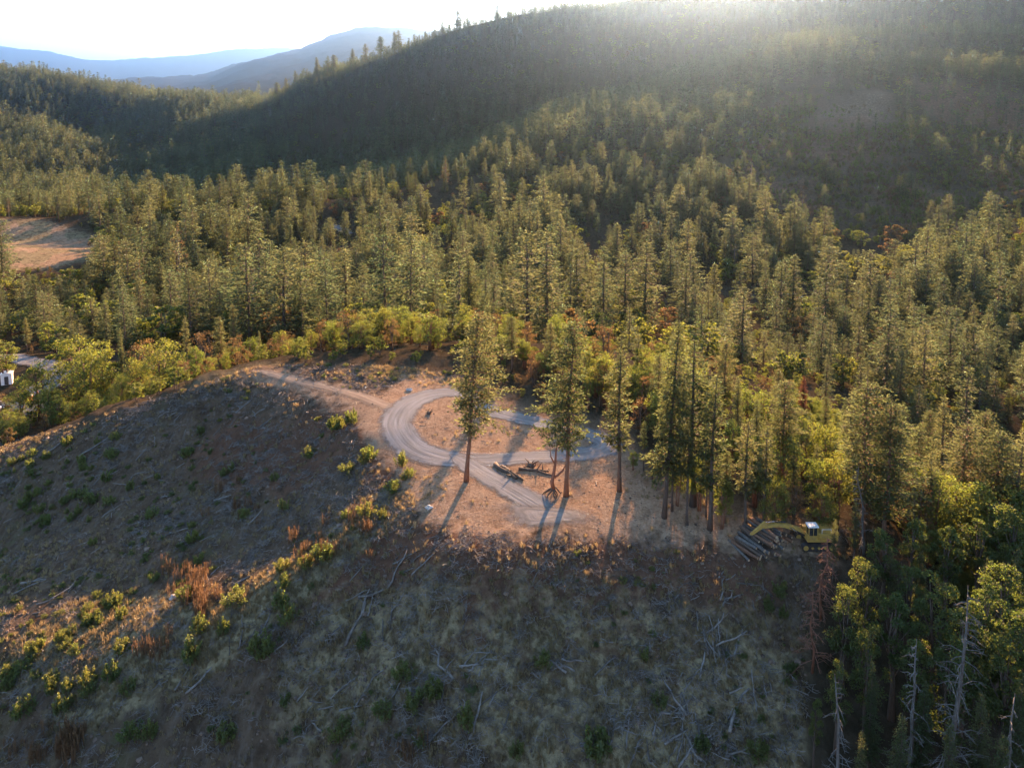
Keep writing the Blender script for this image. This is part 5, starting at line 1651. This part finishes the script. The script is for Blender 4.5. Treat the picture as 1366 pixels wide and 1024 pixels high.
def cabin(px, py):
    b = hit(px, py); r = empty('cabin', (b[0], b[1], b[2]+.1), R(25)); tag(r, 'small white cabin standing beside the valley road', 'cabin')
    part('wall', box(-1.1, 1.1, -.9, .9, 0, 2.5, .02), 'white', r)
    part('roof', prism([(-1.25, 2.5), (1.25, 2.5), (1.25, 2.58), (0, 2.95), (-1.25, 2.58)], -1.05, 1.05, .02), 'white', r)
    d = part('door', box(-.4, .4, -.94, -.905, .05, 2.0, .01), 'dark_steel', r)
    part('handle', rod((.3, -.97, 1.), (.3, -.94, 1.), .04), 'chrome', d)


cabin(10, 512)
b = hit(39, 536); r = empty('bin', (b[0], b[1], b[2]+.25), .3); tag(r, 'small red bin with pale lid on the gravel yard in the valley', 'bin')
part('body', box(-.7, .7, -.5, .5, .0, 1.15, .05), 'red', r); part('lid', prism([(-.75, 1.16), (.75, 1.16), (.7, 1.28), (-.7, 1.34)], -.55, .55, .02), 'white', r)
b = hit(104, 548); r = empty('shelter', (b[0], b[1], b[2]), .2); tag(r, 'little open shelter with flat pale roof on the dry grass crest', 'shelter')
part('roof', box(-.75, .75, -.5, .5, 1.2, 1.27, .02), 'white', r)
for sx in (-1, 1):
    for sy in (-1, 1): part('post', box(sx*.62-.04, sx*.62+.04, sy*.4-.04, sy*.4+.04, -.3, 1.2, .01), 'bark_grey', r)


# ------------------------------------------------------------------ labels that single things out
ORD = ['', 'second', 'third', 'fourth', 'fifth', 'sixth', 'seventh', 'eighth', 'ninth', 'tenth', 'eleventh', 'twelfth', 'thirteenth', 'fourteenth', 'fifteenth', 'sixteenth', 'seventeenth', 'eighteenth', 'nineteenth', 'twentieth',
       'twenty-first', 'twenty-second', 'twenty-third', 'twenty-fourth', 'twenty-fifth', 'twenty-sixth', 'twenty-seventh', 'twenty-eighth', 'twenty-ninth', 'thirtieth', 'thirty-first', 'thirty-second', 'thirty-third', 'thirty-fourth', 'thirty-fifth', 'thirty-sixth', 'thirty-seventh', 'thirty-eighth', 'thirty-ninth', 'fortieth']


def rank(i, n):
    if n == 1: return ''
    if i == 0: return 'leftmost'
    if i == n-1: return 'rightmost'
    if i < n/2: return ORD[i]+' from left'
    return ORD[n-1-i]+' from right'


def number(items, make, group):
    """items sharing a kind and place, told apart by their order from left to right"""
    d = {}
    for it in items: d.setdefault(it['cell'], []).append(it)
    for cell, L in d.items():
        L.sort(key=lambda t: t['px'])
        for i, t in enumerate(L):
            r_ = rank(i, len(L))
            t['o']['label'] = make(t) + ((', ' + r_) if r_ else '')
            if group: t['o']['group'] = group(t) if callable(group) else group


LOOKS = {'pine0': 'full tufted pine', 'pine1': 'rounded olive pine', 'fir0': 'pointed fir', 'fir1': 'dark fir', 'thin0': 'thin sparse conifer', 'broad0': 'leafy tree', 'tall0': 'slim leafy tree', 'rust0': 'rusty leafy tree', 'midb': 'bushy leafy tree'}
ZP = {'grove': 'in the grove behind the log pile', 'rightedge': 'right of the excavator', 'loopback': 'behind the far edge of the clearing', 'loopright': 'behind the right half of the gravel loop', 'valleyleft': 'behind the dry grass crest', 'rightwood': 'in the shaded right wood', 'skyline': 'on the bare skyline of the dark hill'}
GP = {'grove': 'trees of the grove beside the clearing', 'rightedge': 'trees right of the excavator', 'loopback': 'trees behind the clearing', 'loopright': 'trees behind the gravel loop', 'valleyleft': 'trees behind the grass crest', 'rightwood': 'trees of the shaded right wood', 'skyline': 'tall trees on the skyline'}
ROWN = ['in the nearest rows', 'in the near rows', 'in the middle rows', 'in the far rows', 'in the farthest rows']
SEC = [(-1e9, 150, 'above the valley road'), (150, 345, 'above the dry grass crest'), (345, 520, 'above the far clearing edge'), (520, 690, 'above the leaning pine'), (690, 850, 'above the full pine'), (850, 1000, 'above the grove'), (1000, 1180, 'above the excavator'), (1180, 1e9, 'above the right wood')]
todo = []
yf = sorted(t['Y'] for t in TREES if t['zone'] == 'forest')
cuts = [yf[int(len(yf)*q)] for q in (.2, .4, .6, .8)] if yf else [0]*4
for t in TREES:
    if t['label']: continue
    if t['zone'] == 'forest':
        sec = next(s for (a, b, s) in SEC if a <= t['px'] < b); row = ROWN[sum(t['Y'] > c for c in cuts)]
        t['cell'] = (t['key'], sec, row); t['words'] = LOOKS[t['key']] + ' ' + row + ' ' + sec
        t['grp'] = ('leafy trees' if t['key'] == 'midb' else 'conifers')+' of the valley forest'
    else:
        tall = ('tall ' if t['h'] > 8 else 'low ') if t['key'] in ('broad0', 'rust0') else ''
        t['cell'] = (t['key'], t['zone'], tall); t['words'] = tall+LOOKS[t['key']]+' '+ZP[t['zone']]; t['grp'] = GP[t['zone']]
    todo.append(t)
number(todo, lambda t: t['words'], lambda t: t['grp'])
for (o, px, w_) in SKY: pass
SKY.sort(key=lambda s: s[1])
for i, (o, px, w_) in enumerate(SKY):
    tag(o, 'bare dead snag on the skyline of the dark hill, '+rank(i, len(SKY))+' of the snags', 'dead tree', 'tall trees on the skyline')
SZ = {'spur': 'on the sunlit spur', 'saddle': 'on the slope left of the clearing', 'crest': 'below the dry grass crest', 'front': 'on the dim front slope', 'bowl': 'in the shaded left bowl'}
for s in SHRUBS:
    hw = 'tall' if s['h'] > 2.1 else ('small' if s['h'] < 1.45 else 'bushy')
    pos = ''
    if s['zone'] == 'bowl': pos = ' gully' if s['py'] > 790 else (' lower part' if s['py'] > 660 else ' upper part')
    s['cell'] = (s['zone'], s['look'], hw, pos)
    s['words'] = hw+' '+s['look']+' shrub '+SZ[s['zone']]+({' gully': ', in its gully', ' lower part': ', lower part', ' upper part': ', upper part', '': ''}[pos])
number(SHRUBS, lambda t: t['words'], 'leafy shrubs sprouting on the cleared hill')
for l in LOGS:
    lw = 'long' if l['L'] > 2.9 else ('short' if l['L'] < 1.7 else 'mid-length')
    l['cell'] = (l['zone'], lw); l['words'] = lw+' grey branch '+l['zone']
    l['o']['category'] = 'branch'
number(LOGS, lambda t: t['words'], 'bleached branches lying on the cleared slopes')
LV = ['bottom', 'second', 'third', 'top']
for (o, lv, i, n) in PILE:
    o['label'] = 'cut log in the '+LV[lv]+' layer of the pile, '+rank(i, n)+' in that layer'


# ------------------------------------------------------------------ air, sky, sun, camera
def haze_box():
    # one closed box of thin even air round everything
    zb = float(H.min())-1.0
    x0, x1, y0, y1, z0, z1 = -45500, 45500, -45500, 45500, zb, 1700.
    V = [(x0, y0, z0), (x1, y0, z0), (x1, y1, z0), (x0, y1, z0), (x0, y0, z1), (x1, y0, z1), (x1, y1, z1), (x0, y1, z1)]
    Q = [(0, 3, 2, 1), (4, 5, 6, 7), (0, 1, 5, 4), (1, 2, 6, 5), (2, 3, 7, 6), (3, 0, 4, 7)]
    M = NT_('thin_air')
    pv = M.n('ShaderNodeVolumePrincipled')
    pv.inputs['Color'].default_value = C(.37, .62, 1.0)
    pv.inputs['Density'].default_value = HAZE
    pv.inputs['Anisotropy'].default_value = HAZE_G
    M.l(pv.outputs[0], M.out.inputs['Volume'])
    o = obj('haze', mesh_from('haze', V, Q, M.m))
    tag(o, 'thin evening haze hanging over the forested valley and blue mountains', 'haze', kind='stuff')


HAZE, HAZE_G = globals().get('HZ', (.58e-4, .93))
if not globals().get('NOHAZE'):
    haze_box()

W = bpy.data.worlds.new('World'); SC.world = W; W.use_nodes = True
nt = W.node_tree; nt.nodes.clear()
sky = nt.nodes.new('ShaderNodeTexSky'); sky.sky_type = 'NISHITA'; sky.sun_disc = False
sky.sun_elevation = SUN_EL; sky.sun_rotation = SUN_AZ
sky.air_density = 1.0; sky.dust_density = .6; sky.ozone_density = 1.3; sky.altitude = 400
bg = nt.nodes.new('ShaderNodeBackground'); bg.inputs[1].default_value = .055
ow = nt.nodes.new('ShaderNodeOutputWorld')
nt.links.new(sky.outputs[0], bg.inputs[0]); nt.links.new(bg.outputs[0], ow.inputs[0])

sl = bpy.data.lights.new('sun', 'SUN'); sl.energy = 5.0; sl.angle = R(.53); sl.color = (1.0, .56, .29)
so = bpy.data.objects.new('sun', sl); link(so)
so.rotation_euler = Vector(SUN).to_track_quat('Z', 'Y').to_euler()
so.location = (60, 120, 300)

cam = bpy.data.cameras.new('camera'); cam.sensor_fit = 'HORIZONTAL'
cam.angle = 2*math.atan(683/F); cam.clip_start = .5; cam.clip_end = 120000
co = bpy.data.objects.new('camera', cam); link(co)
cam.shift_y = -(512-CY)/1366.0
co.location = (0, 0, CAMZ); co.rotation_euler = (R(90)-PITCH, 0, 0)
SC.camera = co

SC.render.engine = 'CYCLES'
cy = SC.cycles
cy.max_bounces = 5; cy.diffuse_bounces = 3; cy.glossy_bounces = 2; cy.transmission_bounces = 4
cy.transparent_max_bounces = 6; cy.volume_bounces = 1
cy.caustics_reflective = False; cy.caustics_refractive = False
cy.use_denoising = DENOISE if 'DENOISE' in globals() else True
cy.sample_clamp_indirect = 6.0
SC.view_settings.view_transform = 'Standard'; SC.view_settings.look = 'None'
SC.view_settings.gamma = 1.0; SC.view_settings.exposure = 2.95
